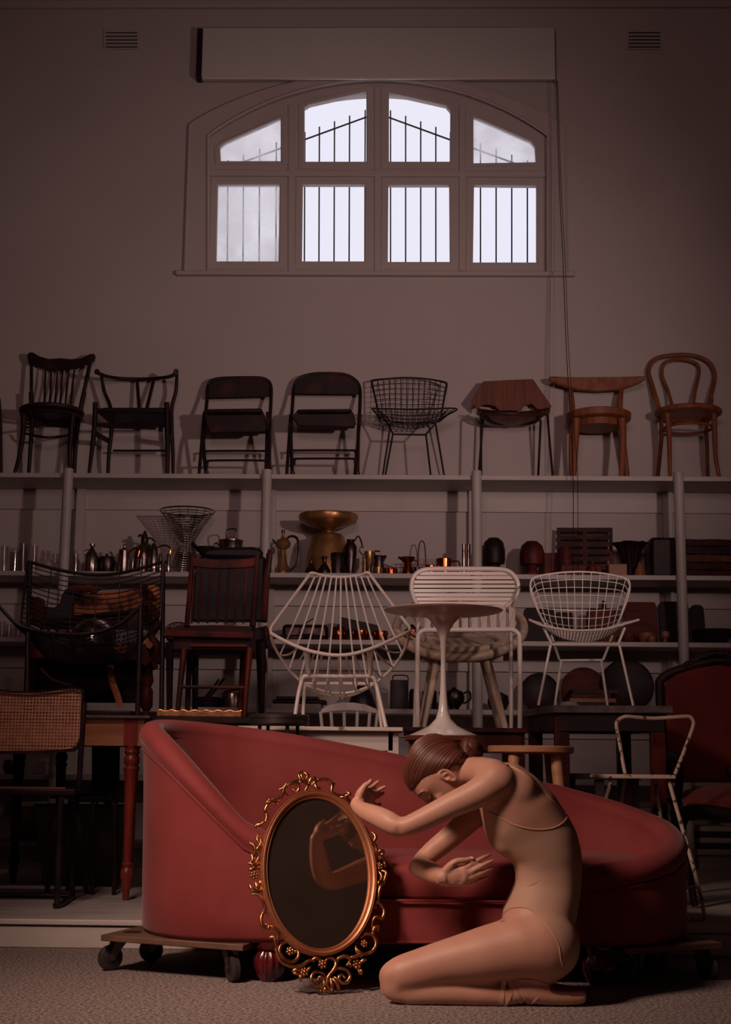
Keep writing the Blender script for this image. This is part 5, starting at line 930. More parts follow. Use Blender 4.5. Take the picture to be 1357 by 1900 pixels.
# black chair silhouette under the tables
c = thing('black_side_chair', 'black chair almost lost in the dark under the pine table', 'chair', W(190, 7.2, ZF)); Yk = 7.34
MB().prism([q(x, y, Yk) for x, y in [(700, 455), (870, 455), (905, 475), (915, 520), (910, 860), (700, 860)]], (0, 0.03, 0)).build('back_panel', LEATHR, c, bevel=0.012)
a = q(700, 870, Yk); b = q(900, 870, Yk); MB().mm((a.x, Yk-.3, a.z-.04), (b.x, Yk, a.z)).build('seat', LEATHR, c, bevel=0.012)
for x, Y in ((712, Yk-.28), (880, Yk-.28), (712, Yk), (890, Yk)): T1('leg', [q(x, 880, Y), Vector((q(x, 1500, Y).x, Y, ZF))], 0.011, BLACKM, c)
c = thing('dark_stool', 'thin legged dark stool standing in front of the zinc tub', 'stool', W(150, 7.2, ZF)); zz_ = q(600, 870, 7.16).z; x_ = W(128, 7.16, zz_).x
MB().lathe((x_, 7.16, zz_-.03), [(0.001, 0), (0.09, 0), (0.095, .005), (0.095, .025), (0.001, .03)], 24).build('seat', BLACKW, c)
for ang in (-0.5, 1.6, 3.7): MB().beam(Vector((x_+.05*math.cos(ang), 7.16+.05*math.sin(ang), zz_-.03)), Vector((W(165, 7.16, ZF).x if ang == -0.5 else x_+.09*math.cos(ang), 7.16+.09*math.sin(ang), ZF)), 0.022, 0.022).build('leg', BLACKM, c)
c = thing('rusted_trestle', 'chipped white metal leg of a stand showing beside the sofa at the left', 'stand', W(274, 6.5, ZF))
T1('leg', [Vector((W(274, 6.5, 0.5).x, 6.5, ZF)), Vector((W(273, 6.5, .5).x, 6.5, .72))], 0.006, BUCKET, c); T1('leg', [Vector((W(330, 6.5, 0.5).x, 6.5, ZF)), Vector((W(331, 6.5, .5).x, 6.5, .72))], 0.013, CHIP, c); T1('cross_bar', [Vector((W(274, 6.5, .5).x, 6.5, .71)), Vector((W(331, 6.5, .5).x, 6.5, .71))], 0.012, CHIP, c)  # left leg in dark grey, imitating shade on its white paint
# ---------------------------------------------------------------- right foreground: chippy metal chair, carved armchair
q = T(1080, 1260, .2527); Yk = 6.38
c = thing('chipped_metal_chair', 'thin metal rod chair in chipped white paint behind the right end of the sofa', 'chair', W(1185, 6.5, ZF))
T1('back_loop', cr([q(318, 695, Yk+.1), q(300, 600, Yk+.12), q(275, 450, Yk+.14), q(255, 345, Yk+.15), q(265, 305, Yk+.15), q(310, 278, Yk+.15), q(350, 276, Yk+.15), q(520, 288, Yk+.17), q(700, 278, Yk+.15), q(785, 275, Yk+.15), q(815, 300, Yk+.15), q(818, 345, Yk+.15), q(770, 480, Yk+.14), q(685, 700, Yk+.1)], 5), 0.0085, CHIP, c)
z_ = q(400, 700, Yk).z; a = W(1110, Yk-.12, z_); b = W(1255, Yk-.12, z_)
MB().mm((a.x, Yk-.12, z_-.018), (b.x, Yk+.14, z_)).build('seat', CHIP, c, bevel=0.004)
T1('leg', cr([q(640, 745, Yk-.08), q(700, 960, Yk-.1), q(780, 1240, Yk-.12), q(850, 1500, Yk-.14), q(890, 1670, Yk-.15), Vector((q(893, 1740, Yk-.15).x, Yk-.16, ZF+.01))], 5), 0.0088, CHIP, c)
T1('leg', cr([q(215, 745, Yk-.08), q(175, 880, Yk-.1), q(90, 1150, Yk-.12), q(0, 1450, Yk-.14), Vector((q(-40, 1700, Yk-.15).x, Yk-.16, ZF+.01))], 5), 0.0088, CHIP, c)
T1('rear_leg', [q(535, 745, Yk+.1), q(575, 980, Yk+.14), Vector((q(640, 1500, Yk+.2).x, Yk+.22, ZF))], 0.008, CHIP, c); T1('rear_leg', [q(318, 700, Yk+.1), q(290, 905, Yk+.14), Vector((q(230, 1500, Yk+.2).x, Yk+.22, ZF))], 0.008, CHIP, c)
T1('runner', [Vector((q(893, 1740, Yk-.15).x, Yk-.16, ZF+.009)), Vector((q(640, 1780, Yk-.2).x, Yk-.24, ZF+.009)), Vector((q(-40, 1770, Yk-.2).x, Yk-.18, ZF+.009))], 0.0088, CHIP, c)
T1('cross_bar', [q(860, 1530, Yk-.145), q(-10, 1530, Yk-.145)], 0.0075, CHIP, c)
# carved armchair
q = T(1080, 1260, .2527); Yf = 7.0
c = thing('carved_armchair', 'russet upholstered armchair with a carved dark frame at the right edge', 'armchair', W(1340, 7.1, ZF))
bk = [(628, 760), (618, 400), (615, 60), (640, 5), (720, -60), (860, -90), (1010, -110), (1160, -90), (1300, -60), (1400, 0), (1420, 100), (1410, 760)]
MB().prism([q(x, y, Yf+.32) for x, y in bk], (0, 0.06, 0)).build('back_upholstery', REDUPH, c, bevel=0.02)
fr2 = [(650, 980), (610, 600), (585, 300), (572, 60), (580, 10), (640, -40), (760, -80), (850, -110), (1010, -135), (1170, -110), (1300, -80), (1400, -40), (1450, 30), (1440, 400), (1400, 980)]
T1('back_frame', cr([q(x, y, Yf+.34) for x, y in fr2], 4), 0.025, BLACKW, c, 10)
m = MB(); random.seed(7)
for k_ in range(26):
    t = k_/25; x = 760+500*t; y = -92-95*math.sin(PI*t)+random.uniform(-8, 8); m.ball(q(x, y, Yf+.33), (0.020+0.012*math.sin(PI*t), 0.02, 0.018), 8)
for s_ in (-1, 1): m.tube(cr([q(1010+s_*20, -120, Yf+.33), q(1010+s_*70, -190, Yf+.33), q(1010+s_*130, -160, Yf+.33), q(1010+s_*100, -120, Yf+.33)]), 0.009, 8)
m.build('carved_crest', BLACKW, c)
sz = q(1000, 790, Yf).z; rows = []
for k_ in range(9):
    v = k_/8; rows.append([Vector((lerp(q(680, 800, Yf).x, q(1430, 800, Yf).x, u/12), Yf-.28+.58*v, sz-.10+.10*(math.sin(PI*min(max(u/12, .04), .96))**.45)*(math.sin(PI*min(max(v, .05), .95))**.45)+.02*v)) for u in range(13)])
m = MB(); m.grid(rows); m.grid([[p-Vector((0, 0, .09)) if False else Vector((p.x, p.y, sz-.15)) for p in r] for r in rows]); m.grid([rows[0], [Vector((p.x, p.y, sz-.15)) for p in rows[0]]]); m.build('seat_cushion', REDUPH, c)
T1('seat_rail', cr([q(700, 990, Yf-.1), q(780, 985, Yf-.28), q(900, 975, Yf-.3), q(1100, 1000, Yf-.31), q(1300, 975, Yf-.3), q(1420, 990, Yf-.1)]), 0.036, BLACKW, c, 10)
for x in (740, 1390): T1('leg', cr([q(x, 985, Yf-.24), q(x-25, 1100, Yf-.27), q(x+22, 1290, Yf-.24), Vector((q(x+8, 1500, Yf).x, Yf-.25, ZF+.008))]), [0.04, 0.034, 0.02, 0.016], BLACKW, c, 12)
for x in (700, 1400): T1('leg', [q(x, 985, Yf+.3), Vector((q(x-10, 1400, Yf+.4).x, Yf+.42, ZF))], [0.03, 0.018], BLACKW, c, 10)
T1('arm', cr([q(620, 640, Yf+.34), q(655, 560, Yf+.1), q(700, 610, Yf-.08), q(720, 720, Yf-.1), q(690, 960, Yf-.1)]), 0.02, BLACKW, c, 10)
MB().prism([q(x, y, Yf+.0) for x, y in [(1070, 660), (1110, 620), (1110, 740), (1075, 700)]], (0, .06, 0)).build('arm_pad', BLACKW, c, bevel=0.01)
# ---------------------------------------------------------------- the red sofa
sofa = thing('velvet_sofa', 'long red velvet chaise sofa with a high curled left end, resting on two dollies', 'sofa', (0.1, 5.45, 0.13))
CL, CR_, CY, RR = -0.53, 0.68, 5.505, 0.42
ZB = 0.135
def spath():
    pts = []   # (x, y, outward, ztop)
    for k in range(5): x = -0.26-0.24*k/5; pts.append((x, CY-RR, Vector((0, -1, 0))))
    for k in range(33):
        a = math.radians(270-180*k/32); pts.append((CL+RR*math.cos(a), CY+RR*math.sin(a), Vector((math.cos(a), math.sin(a), 0))))
    for k in range(1, 20): pts.append((CL+(CR_-CL)*k/20, CY+RR, Vector((0, 1, 0))))
    for k in range(33):
        a = math.radians(90-180*k/32); pts.append((CR_+RR*math.cos(a), CY+RR*math.sin(a), Vector((math.cos(a), math.sin(a), 0))))
    for k in range(1, 7): pts.append((CR_-0.13*k/6, CY-RR, Vector((0, -1, 0))))
    return pts
SP = spath(); Ls = [0]
for a, b in zip(SP, SP[1:]): Ls.append(Ls[-1]+math.hypot(a[0]-b[0], a[1]-b[1]))
def sat(i): return Ls[i]
def ztop_of(i):
    x, y, o = SP[i]; L = Ls[i]
    return ZS_[i]
i270 = 5; La = Ls[5]; Lb = Ls[5+32]; Lc = Ls[5+32+19]; Ld = Ls[5+32+19+33-1] if False else Ls[-7]
def L_left(deg): return La+(Lb-La)*(270-deg)/180
def L_right(deg): return Lc+(Ls[-7]-Lc)*(90-deg)/180
ZTAB = [(0, 0.40), (La*0.5, 0.45), (La, 0.545), (L_left(258), 0.615), (L_left(245), 0.705), (L_left(225), 0.815), (L_left(205), 0.875), (L_left(180), 0.897), (L_left(150), 0.905), (L_left(120), 0.893), (L_left(90), 0.873),
        (lerp(Lb, Lc, .25), 0.825), (lerp(Lb, Lc, .5), 0.772), (lerp(Lb, Lc, .75), 0.718), (Lc, 0.672), (L_right(60), 0.622), (L_right(40), 0.585), (L_right(20), 0.552), (L_right(0), 0.517), (L_right(-20), 0.483), (L_right(-40), 0.452), (L_right(-60), 0.428), (L_right(-90), 0.395), (Ls[-1], 0.36)]
ZS_ = [interp(ZTAB, l)+0.012+0.008*max(0, min(1, (interp(ZTAB, l)-.5)/.3)) for l in Ls]
for _ in range(5): ZS_ = [ZS_[0]]+[(a+2*b+c)/4 for a, b, c in zip(ZS_, ZS_[1:], ZS_[2:])]+[ZS_[-1]]
rows = []; pip = []
for i, (x, y, o) in enumerate(SP):
    zt = ztop_of(i); p = Vector((x, y, 0)); rr = 0.050; zc = zt-rr
    flare = 0.022*max(0, min(1, (zt-0.5)/0.35)); sec = []
    def S_(off, z): sec.append(p+o*off+Vector((0, 0, z)))
    hh = zc-0.042-ZB
    S_(-0.012, ZB); S_(0.0, ZB+0.02)
    for t in (0.2, 0.4, 0.6, 0.8, 1.0): S_(0.006*math.sin(PI*t)-0.003*t+flare*t**3, ZB+0.02+(hh-0.02)*t)
    pip.append(p+o*(flare+0.0)+Vector((0, 0, zc-0.044)))
    for a in (-48, -30, 0, 30, 60, 90, 120, 150, 180, 205): S_(-0.036+flare+rr*1.0*math.cos(math.radians(a)), zc+rr*math.sin(math.radians(a)))
    S_(-0.105, zc-0.08); S_(-0.11, max(0.3, zc-0.2)); S_(-0.11, 0.28); S_(-0.11, ZB)
    rows.append(sec)
MB().grid(rows, cu=True, cap=True).build('curved_back', VELVET, sofa, ang=75)
T1('back_piping', pip, 0.0045, PIPING, sofa, 8)
# seat cushion filling the inside and running flush with the front
def oval(off, yfront):
    out = []
    for k in range(25):
        a = math.radians(90+180*k/24); out.append((CL+(RR-off)*math.cos(a), CY+(RR-off)*math.sin(a)))
    for k in range(1, 24): out.append((CL+(CR_-CL)*k/24, CY-RR+off))
    for k in range(25):
        a = math.radians(270+180*k/24); out.append((CR_+(RR-off)*math.cos(a), CY+(RR-off)*math.sin(a)))
    return [(x, max(y, yfront)) for x, y in out]
zs0, zs1 = 0.285, 0.405
rows = []
for off, z in ((0.115, zs0), (0.102, zs0+0.012), (0.102, zs1-0.03), (0.108, zs1-0.012), (0.125, zs1), (0.2, zs1+0.018), (0.3, zs1+0.028), (0.40, zs1+0.03)):
    rows.append([Vector((x, y-(0.052 if off < 0.13 else 0.045)*(1 if y < CY-0.25 else 0)*min(1, max(0, (x+0.44)/0.05))*min(1, max(0, (0.68-x)/0.05)), z)) for x, y in oval(off, CY-RR+0.06)])
MB().grid(rows, cu=True, cap=True).build('seat_cushion', VELVET, sofa, ang=60)
T1('seat_piping', [Vector((x, CY-RR-0.004, zs0)) for x in (-0.34, 0, 0.5, 0.58)], 0.005, PIPING, sofa, 8)
MB().mm((-0.36, CY-RR+0.012, ZB), (0.66, CY+RR-0.1, zs0-0.004)).build('base_panel', VELVET, sofa, bevel=0.006)
T1('base_piping', [Vector((x, CY-RR+0.008, ZB+0.008)) for x in (-0.34, 0, 0.5, 0.58)], 0.005, PIPING, sofa, 8)
def bun(px, Y):
    b = W(px, Y, 0); prof = [(0.030, 0), (0.036, 0.008), (0.044, 0.02), (0.055, 0.05), (0.056, 0.075), (0.046, 0.095), (0.040, 0.105), (0.052, 0.115), (0.052, ZB)]
    rows = []
    for r, z in prof: rows.append([Vector((b.x+(r*(1+(0.05*math.cos(14*a) if 0.01 < z < 0.1 else 0)))*math.cos(a), Y+(r*(1+(0.05*math.cos(14*a) if 0.01 < z < 0.1 else 0)))*math.sin(a), z)) for a in [2*PI*k/112 for k in range(112)]])
    return MB().grid(rows, cu=True, cap=True).build('bun_foot', BUNFT, sofa, ang=60)
bun(500, 5.14); bun(1112, 5.14); bun(505, 5.74); bun(1095, 5.74)
# dollies
def dolly(label, corners, casters, holes):
    c4 = sum(corners, Vector())/4; root = thing('furniture_dolly', label, 'dolly', Vector((c4.x, c4.y, 0)), 'furniture dollies under the sofa')
    MB().prism([Vector((p.x, p.y, ZB-0.002)) for p in corners], (0, 0, -0.022)).build('deck', DOLLY, root, bevel=0.003)
    for h in holes: MB().lathe((h.x, h.y, ZB-0.0018), [(0.001, 0), (0.034, 0), (0.034, 0.0012), (0.001, 0.0012)], 24).build('hand_hole_shade', RUBBER, root)  # dark disc laid on the deck imitates the shade in a hole
    for x, y, ang, offs in casters:
        R_ = 0.045; wx = x+offs*math.cos(ang); wy = y+offs*math.sin(ang); ax = Vector((-math.sin(ang), math.cos(ang), 0))
        MX = Matrix((Vector((math.cos(ang), math.sin(ang), 0)), Vector((0, 0, 1)), ax)).transposed()
        wheel = MB().lathe(Vector((wx, wy, R_))-ax*0.014, [(0.001, 0), (R_-0.006, 0), (R_, 0.004), (R_, 0.024), (R_-0.006, 0.028), (0.001, 0.028)], 32, MX).build('wheel', TYRE, root)
        MB().lathe(Vector((wx, wy, R_))-ax*0.017, [(0.001, 0), (0.018, 0), (0.024, 0.003), (0.024, 0.031), (0.018, 0.034), (0.001, 0.034)], 24, MX).build('hub', RUBBER, wheel)
        m = MB()
        for s_ in (-1, 1):
            o_ = ax*0.019*s_; m.prism([Vector((x, y, ZB-0.030))+o_+Vector((math.cos(ang), math.sin(ang), 0))*u+Vector((0, 0, v)) for u, v in ((-0.024, 0), (0.026, 0), (offs+0.012, -0.055), (offs+0.008, -0.068), (offs-0.01, -0.068), (offs-0.016, -0.05))], ax*0.003*s_)
        m.box((x, y, ZB-0.029), (0.05, 0.045, 0.006)); m.build('fork', STEEL, root)
        MB().box((x, y, ZB-0.0255), (0.075, 0.065, 0.003)).build('mounting_plate', STEEL, root)
        MB().lathe(Vector((wx, wy, R_))-ax*0.024, [(0.001, 0), (0.007, 0), (0.007, 0.048), (0.001, 0.048)], 10, MX).build('axle_bolt', STEEL, root)
k1 = Vector((-1.065, 5.28, 0)); k2 = Vector((-0.52, 5.045, 0)); dd = Vector((0.13, 0.42, 0))
dolly('wooden dolly on black casters under the left end of the sofa', [k1, k2, k2+dd, k1+dd],
      [(-1.01, 5.36, math.radians(215), 0.035), (-0.90, 5.585, math.radians(20), -0.03), (-0.575, 5.13, math.radians(-60), 0.03), (-0.46, 5.42, math.radians(30), 0.03)], [Vector((-0.965, 5.37, 0))])
k1 = Vector((0.81, 5.09, 0)); k2 = Vector((1.19, 5.28, 0)); dd = Vector((-0.10, 0.42, 0))
dolly('wooden dolly under the dark right end of the sofa', [k1, k2, k2+dd, k1+dd],
      [(1.12, 5.33, math.radians(-40), 0.03), (1.02, 5.56, math.radians(200), 0.03), (0.87, 5.20, math.radians(240), 0.03), (0.79, 5.50, math.radians(160), 0.03)], [Vector((1.11, 5.36, 0))])

# ---------------------------------------------------------------- oval mirror
TH = math.radians(20); LEAN = math.radians(16.5)
mb = G(607, 1845, 0.0)
nrm = Vector((math.sin(TH)*math.cos(LEAN), -math.cos(TH)*math.cos(LEAN), math.sin(LEAN))).normalized()
mir = thing('oval_mirror', 'oval mirror in a carved gold scroll frame leaning against the sofa', 'mirror', mb)
def MP(cx, cy, off=0.0):
    d = ray(440+cx*.2368, 1413+cy*.2368); t = (mb+nrm*0.012-CAM).dot(nrm)/d.dot(nrm); return CAM+d*t+nrm*off
def bandpt(a, s, off):
    r = math.radians(-4.4); x = s[0]*math.cos(a); y = s[1]*math.sin(a); return MP(632+x*math.cos(r)-y*math.sin(r), 880+x*math.sin(r)+y*math.cos(r), off)
MB().prism([bandpt(2*PI*k/96, (404, 598), 0) for k in range(96)], nrm*-0.004).build('mirror_glass', MIRROR, mir)
rows = []
for k in range(96):
    a = 2*PI*k/96; rows.append([bandpt(a, (394+g, 590+g*1.0), o_) for g, o_ in ((0, -0.004), (0, 0.006), (8, 0.010), (16, 0.007), (26, 0.016), (38, 0.019), (48, 0.014), (54, 0.018), (60, 0.012), (60, -0.008))])
MB().grid(rows, cu=True, cv=True).build('ring_frame', GILT, mir, ang=30)
MB().prism([bandpt(2*PI*k/96, (440, 636), -0.005) for k in range(96)], nrm*-0.01).build('backing', BLACKW, mir)
strokes = [
 [(510, 72), (500, 110), (518, 150), (548, 190), (535, 225)], [(505, 80), (482, 115), (500, 165), (470, 150)], [(520, 85), (548, 115), (535, 150)],
 [(400, 270), (365, 235), (375, 190), (420, 168), (465, 180), (482, 215), (462, 240), (440, 226)], [(332, 222), (370, 205), (420, 176), (470, 150), (500, 160)],
 [(560, 195), (568, 150), (598, 133), (608, 160), (588, 182)], [(600, 195), (615, 160), (645, 143), (700, 145), (738, 185), (738, 240), (770, 262), (820, 268), (872, 252)], [(652, 215), (618, 208), (608, 170)], [(735, 190), (755, 176)],
 [(805, 280), (850, 288), (892, 330)], [(855, 240), (878, 258), (840, 275)],
 [(228, 322), (268, 302), (320, 300), (352, 270), (362, 235)], [(240, 300), (262, 310)], [(245, 425), (218, 392), (232, 350), (275, 322), (322, 335)], [(228, 395), (228, 450), (208, 485), (148, 508)], [(150, 495), (185, 495), (215, 470), (245, 440)],
 [(168, 565), (155, 615), (178, 655), (148, 700), (168, 745), (150, 790)], [(98, 638), (132, 665), (140, 705), (125, 740)], [(185, 600), (182, 660), (160, 700)], [(110, 725), (120, 770), (98, 800)], [(92, 790), (125, 815), (165, 800)], [(88, 850), (120, 845), (170, 830)],
 [(100, 960), (112, 1000), (170, 1018), (190, 990)], [(145, 940), (152, 985), (175, 1010)], [(118, 1040), (165, 1048), (200, 1095), (215, 1150), (198, 1188)], [(100, 1000), (150, 1040)], [(175, 930), (182, 980)],
 [(240, 1190), (205, 1185), (184, 1240), (200, 1300), (236, 1318), (248, 1292), (228, 1280)], [(240, 1286), (285, 1305), (318, 1355), (308, 1425)], [(252, 1382), (285, 1380), (300, 1440), (305, 1480)],
 [(395, 1412), (345, 1438), (328, 1490), (368, 1552), (430, 1572), (472, 1540), (478, 1490), (455, 1490)], [(300, 1465), (335, 1560), (425, 1608), (500, 1602), (560, 1562), (600, 1560)],
 [(428, 1650), (462, 1632), (495, 1642)], [(498, 1722), (492, 1690), (520, 1670)], [(575, 1610), (545, 1640)], [(440, 1660), (480, 1665)],
 [(578, 1562), (615, 1542), (650, 1560), (665, 1590)], [(690, 1565), (715, 1540), (760, 1555), (770, 1595), (745, 1645), (710, 1690), (705, 1760), (740, 1795)],
 [(700, 1700), (668, 1660), (615, 1650), (578, 1690), (588, 1740), (635, 1762), (678, 1742), (672, 1700), (645, 1690), (636, 1710)],
 [(735, 1650), (790, 1622), (850, 1635), (882, 1685), (850, 1735), (805, 1728), (795, 1690), (822, 1672), (838, 1690)],
 [(718, 1680), (700, 1735), (665, 1765), (655, 1800)], [(690, 1770), (680, 1800)], [(730, 1690), (738, 1750), (745, 1800)], [(745, 1700), (780, 1750), (798, 1790)], [(760, 1690), (820, 1740)],
 [(785, 1575), (790, 1545), (845, 1528), (880, 1555), (865, 1595)], [(865, 1540), (930, 1530), (975, 1500)], [(888, 1610), (880, 1580)], [(960, 1665), (950, 1635)], [(1015, 1555), (985, 1560), (960, 1580)], [(968, 1630), (970, 1660)],
 [(930, 1440), (935, 1490), (985, 1512), (1050, 1492), (1085, 1435), (1065, 1370), (1010, 1352), (975, 1375)], [(925, 1465), (960, 1500), (970, 1525)], [(1080, 1410), (1062, 1340), (1075, 1305), (1105, 1295), (1100, 1320)], [(1085, 1390), (1095, 1405)],
 [(1058, 1300), (1062, 1250), (1085, 1220), (1130, 1232), (1148, 1175), (1120, 1122), (1085, 1108), (1080, 1140)], [(1106, 1112), (1108, 1040), (1120, 985), (1152, 950)], [(1110, 1000), (1105, 950), (1150, 940)], [(1112, 960), (1130, 905), (1110, 865)], [(1140, 960), (1165, 880), (1140, 860)],
 [(1088, 745), (1118, 700), (1142, 718), (1120, 745)], [(1060, 640), (1082, 600), (1062, 560)], [(1000, 505), (1022, 560), (1045, 620), (1080, 665), (1095, 720), (1138, 755), (1155, 800)], [(990, 530), (1000, 560)], [(1075, 565), (1080, 590)], [(1085, 700), (1075, 760), (1095, 790)], [(1150, 790), (1160, 820)]]
mm_ = {}
for s_ in strokes:
    pts = cr([MP(x, y, 0.002) for x, y in s_], 5); n_ = len(pts)
    k_ = 'crest' if max(y for x, y in s_) < 345 else ('base' if min(y for x, y in s_) > 1340 else ('left' if s_[0][0] < 600 else 'right'))
    m = mm_.setdefault(k_, MB())
    m.tube([p+nrm*0.005*math.sin(PI*i/(n_-1)) for i, p in enumerate(pts)], [0.0034, 0.0060, 0.0070, 0.0060, 0.0042] if len(s_) > 2 else [0.0036, 0.0058, 0.0036], 8)
    e = pts[-1]; m.ball(e, 0.0064, 8)
for k_, m in mm_.items(): m.build('scrollwork', GOLD, mir, ang=70)
for x, y, r in ((132, 895, 36), (412, 1488, 36), (525, 1650, 36), (665, 1592, 38), (935, 1592, 40), (992, 1430, 32), (1112, 822, 34), (128, 835, 22), (1120, 760, 20)):
    m = MB(); c_ = MP(x, y, 0.006); u = (MP(x+10, y)-MP(x, y)).normalized(); v = nrm.cross(u); R_ = r*.2368*mpp(4.95, .3)
    m.ball(c_+nrm*0.004, R_*0.3, 10)
    for k in range(6):
        a = 2*PI*k/6+.3; m.ball(c_+(u*math.cos(a)+v*math.sin(a))*R_*0.62, R_*0.36, 8)
    m.tube([c_+(u*math.cos(a)+v*math.sin(a))*R_*0.34+nrm*0.004 for a in [2*PI*k/16 for k in range(16)]], R_*0.09, 6, closed=True)
    m.build('rosette', GOLD, mir, ang=70)
# ---------------------------------------------------------------- the dancer
q = T(640, 1350, .3685); YD = 4.80
dancer = thing('dancer', 'kneeling dancer in a nude leotard and ballet shoes, head bowed, arms raised beside the mirror', 'person', (0.3, YD, 0.0))
def D(x, y, dy=0.0): return q(x, y, YD+dy)
body = MB()
# torso: back point, front point, half width
st_ = [((672, 196), (618, 300), .045), ((700, 184), (640, 345), .062), ((760, 172), (680, 400), .115), ((860, 178), (692, 450), .158), ((960, 245), (704, 510), .160), ((1050, 332), (726, 580), .152), ((1118, 438), (782, 634), .136),
       ((1163, 520), (815, 660), .130), ((1188, 620), (850, 682), .122), ((1194, 710), (860, 722), .112), ((1188, 800), (862, 775), .112), ((1178, 880), (832, 842), .128), ((1160, 970), (795, 915), .150), ((1134, 1060), (785, 1000), .165), ((1100, 1150), (840, 1080), .160), ((1040, 1225), (900, 1150), .13)]
rows = []
for (bx, by), (fx, fy), hw in st_:
    b_ = D(bx, by); f_ = D(fx, fy); c_ = (b_+f_)/2; u = (b_-f_)/2; row = []
    for k in range(36):
        a = 2*PI*k/36; ca, sa = math.cos(a), math.sin(a); e = 0.86
        row.append(c_+u*math.copysign(abs(ca)**e, ca)+Vector((0, hw*math.copysign(abs(sa)**e, sa), 0)))
    rows.append(row)
body.grid(rows, cu=True, cap=True)
fine = []
for s_ in (-1, 1):
    body.ball(D(812, 566, s_*.060), (0.047, 0.048, 0.050), 18)                      # chest
    body.ball(D(858, 318, s_*.110), (0.078, 0.056, 0.074), 20, Matrix.Rotation(0.6, 3, 'Y'))   # shoulder blade
    body.ball(D(992, 1098, s_*.094), (0.124, 0.104, 0.118), 24)                     # hip
    body.ball(D(770, 262, s_*.145), (0.062, 0.052, 0.056), 18)                     # shoulder
for k in range(9):                                                                  # spine
    t = k/8; p = along([D(x, y) for x, y in ((720, 182), (860, 182), (960, 248), (1050, 335), (1110, 432), (1160, 520))], t); body.ball(p-Vector((0.006, 0, 0.008)), (0.014, 0.012, 0.012), 10)
def limb(pts, rs, n=20, flat=1.0, up=None):
    body.tube(cr(pts, 6), rs, n, flat=flat, up=up)
for s_ in (-1, 1): limb([D(620, 215, s_*.02), D(690, 222, s_*.07), D(770, 245, s_*.135)], [.045, .050, .055])
# neck
limb([D(760, 262), D(670, 252), D(590, 232), D(520, 215)], [.056, .050, .050, .052])
body.tube(cr([D(590, 222), D(680, 214), D(760, 213), D(850, 216), D(920, 255)], 4), [.030, .026, .026, .026, .024], 14)
# near arm
limb([D(790, 262, -.140), D(720, 300, -.150), D(640, 345, -.150), D(560, 380, -.148), D(470, 425, -.145), D(360, 478, -.142), D(280, 508, -.140)], [.050, .052, .047, .043, .040, .036, .030])
limb([D(280, 512, -.140), D(230, 480, -.120), D(170, 450, -.08), D(110, 425, -.03), D(62, 398, .010)], [.030, .0375, .036, .030, .0215])
body.ball(D(268, 522, -.135), .023, 12)
# far arm
limb([D(760, 300, .140), D(690, 405, .150), D(610, 480, .155), D(520, 560, .150), D(440, 625, .140), D(375, 685, .125)], [.048, .046, .043, .040, .037, .032])
limb([D(372, 690, .125), D(385, 705, .07), D(420, 722, .01), D(470, 745, -.06), D(505, 752, -.085)], [.033, .037, .036, .030, .0235])
body.ball(D(350, 705, .13), .025, 12)
# legs: near one traced, the other parallel to it
def legs(dy, lift=0.0, mv=0.0):
    L = lambda x, y, e=0: D(x+mv, y+lift, dy+e)
    limb([L(985, 1105), L(900, 1105), L(800, 1125), L(700, 1145), L(600, 1165), L(500, 1185), L(400, 1212), L(300, 1240), L(250, 1252)], [.105, .104, .096, .089, .080, .071, .066, .062, .055])
    body.ball(L(238, 1245), (.040, .048, .046), 16); body.ball(L(250, 1300), (.044, .046, .050), 16); body.ball(L(270, 1345), (.040, .042, .026), 16)
    limb([L(262, 1325), L(330, 1338), L(450, 1332), L(560, 1334), L(680, 1342), L(790, 1348), L(860, 1345)], [.034, .040, .042, .042, .040, .037, .034], flat=1.12, up=(0, 1, 0))
    # foot, sole up
    limb([L(850, 1340), L(900, 1325), L(980, 1335), L(1060, 1345), L(1150, 1350), L(1215, 1352)], [.034, .038, .037, .033, .029, .022], flat=1.05, up=(0, 1, 0))
    body.ball(L(905, 1300), (.034, .030, .030), 14)
legs(-.095); NEAR = -.095
dyf = .085; legs(dyf, 8, -10)
# ---- head frame: up axis u, face axis f
HC = D(462, 196, 0.0); U = Vector((-.91, 0, .41)).normalized(); Fw = Vector((-.41, 0, -.91)).normalized(); SD = Vector((0, -1, 0)); KK = .985
def HD(u, f, s=0.0): return HC+(U*u+Fw*f+SD*s)*KK
hs_ = [(0.0933, -0.0184, 0.035, 0.0216), (0.088, -0.0414, 0.06, 0.0412), (0.0748, -0.0644, 0.088, 0.0568), (0.0528, -0.0828, 0.106, 0.0686), (0.0264, -0.0929, 0.116, 0.0755), (0, -0.0957, 0.121, 0.0774), (-0.02, -0.0929, 0.112, 0.0764), (-0.045, -0.09, 0.11, 0.0725), (-0.065, -0.072, 0.112, 0.0676), (-0.085, -0.045, 0.112, 0.0608), (-0.105, -0.015, 0.11, 0.051), (-0.122, 0.025, 0.112, 0.0392), (-0.134, 0.065, 0.108, 0.0255)]
rows = []
for u_, b_, f_, hw in hs_:
    c_ = (b_+f_)/2; h_ = (f_-b_)/2; rows.append([HD(u_, c_+h_*math.copysign(abs(math.cos(a))**.92, math.cos(a)), hw*math.copysign(abs(math.sin(a))**.92, math.sin(a))) for a in [2*PI*k/36 for k in range(36)]])
body.grid(rows, cu=True, cap=True)
body.tube([HD(.0, .112), HD(-.02, .118), HD(-.04, .130), HD(-.055, .138)], [.009, .010, .012, .013], 12)          # nose
for s_ in (-1, 1):
    body.ball(HD(-.056, .128, s_*.012), .008, 8); body.tube(cr([HD(.006, .112, s_*.012), HD(.010, .107, s_*.032), HD(.004, .092, s_*.054)]), .0080, 8)
    body.ball(HD(-.050, .078, s_*.044), (.020, .014, .024), 12); body.ball(HD(-.021, .098, s_*.031), .0125, 12)
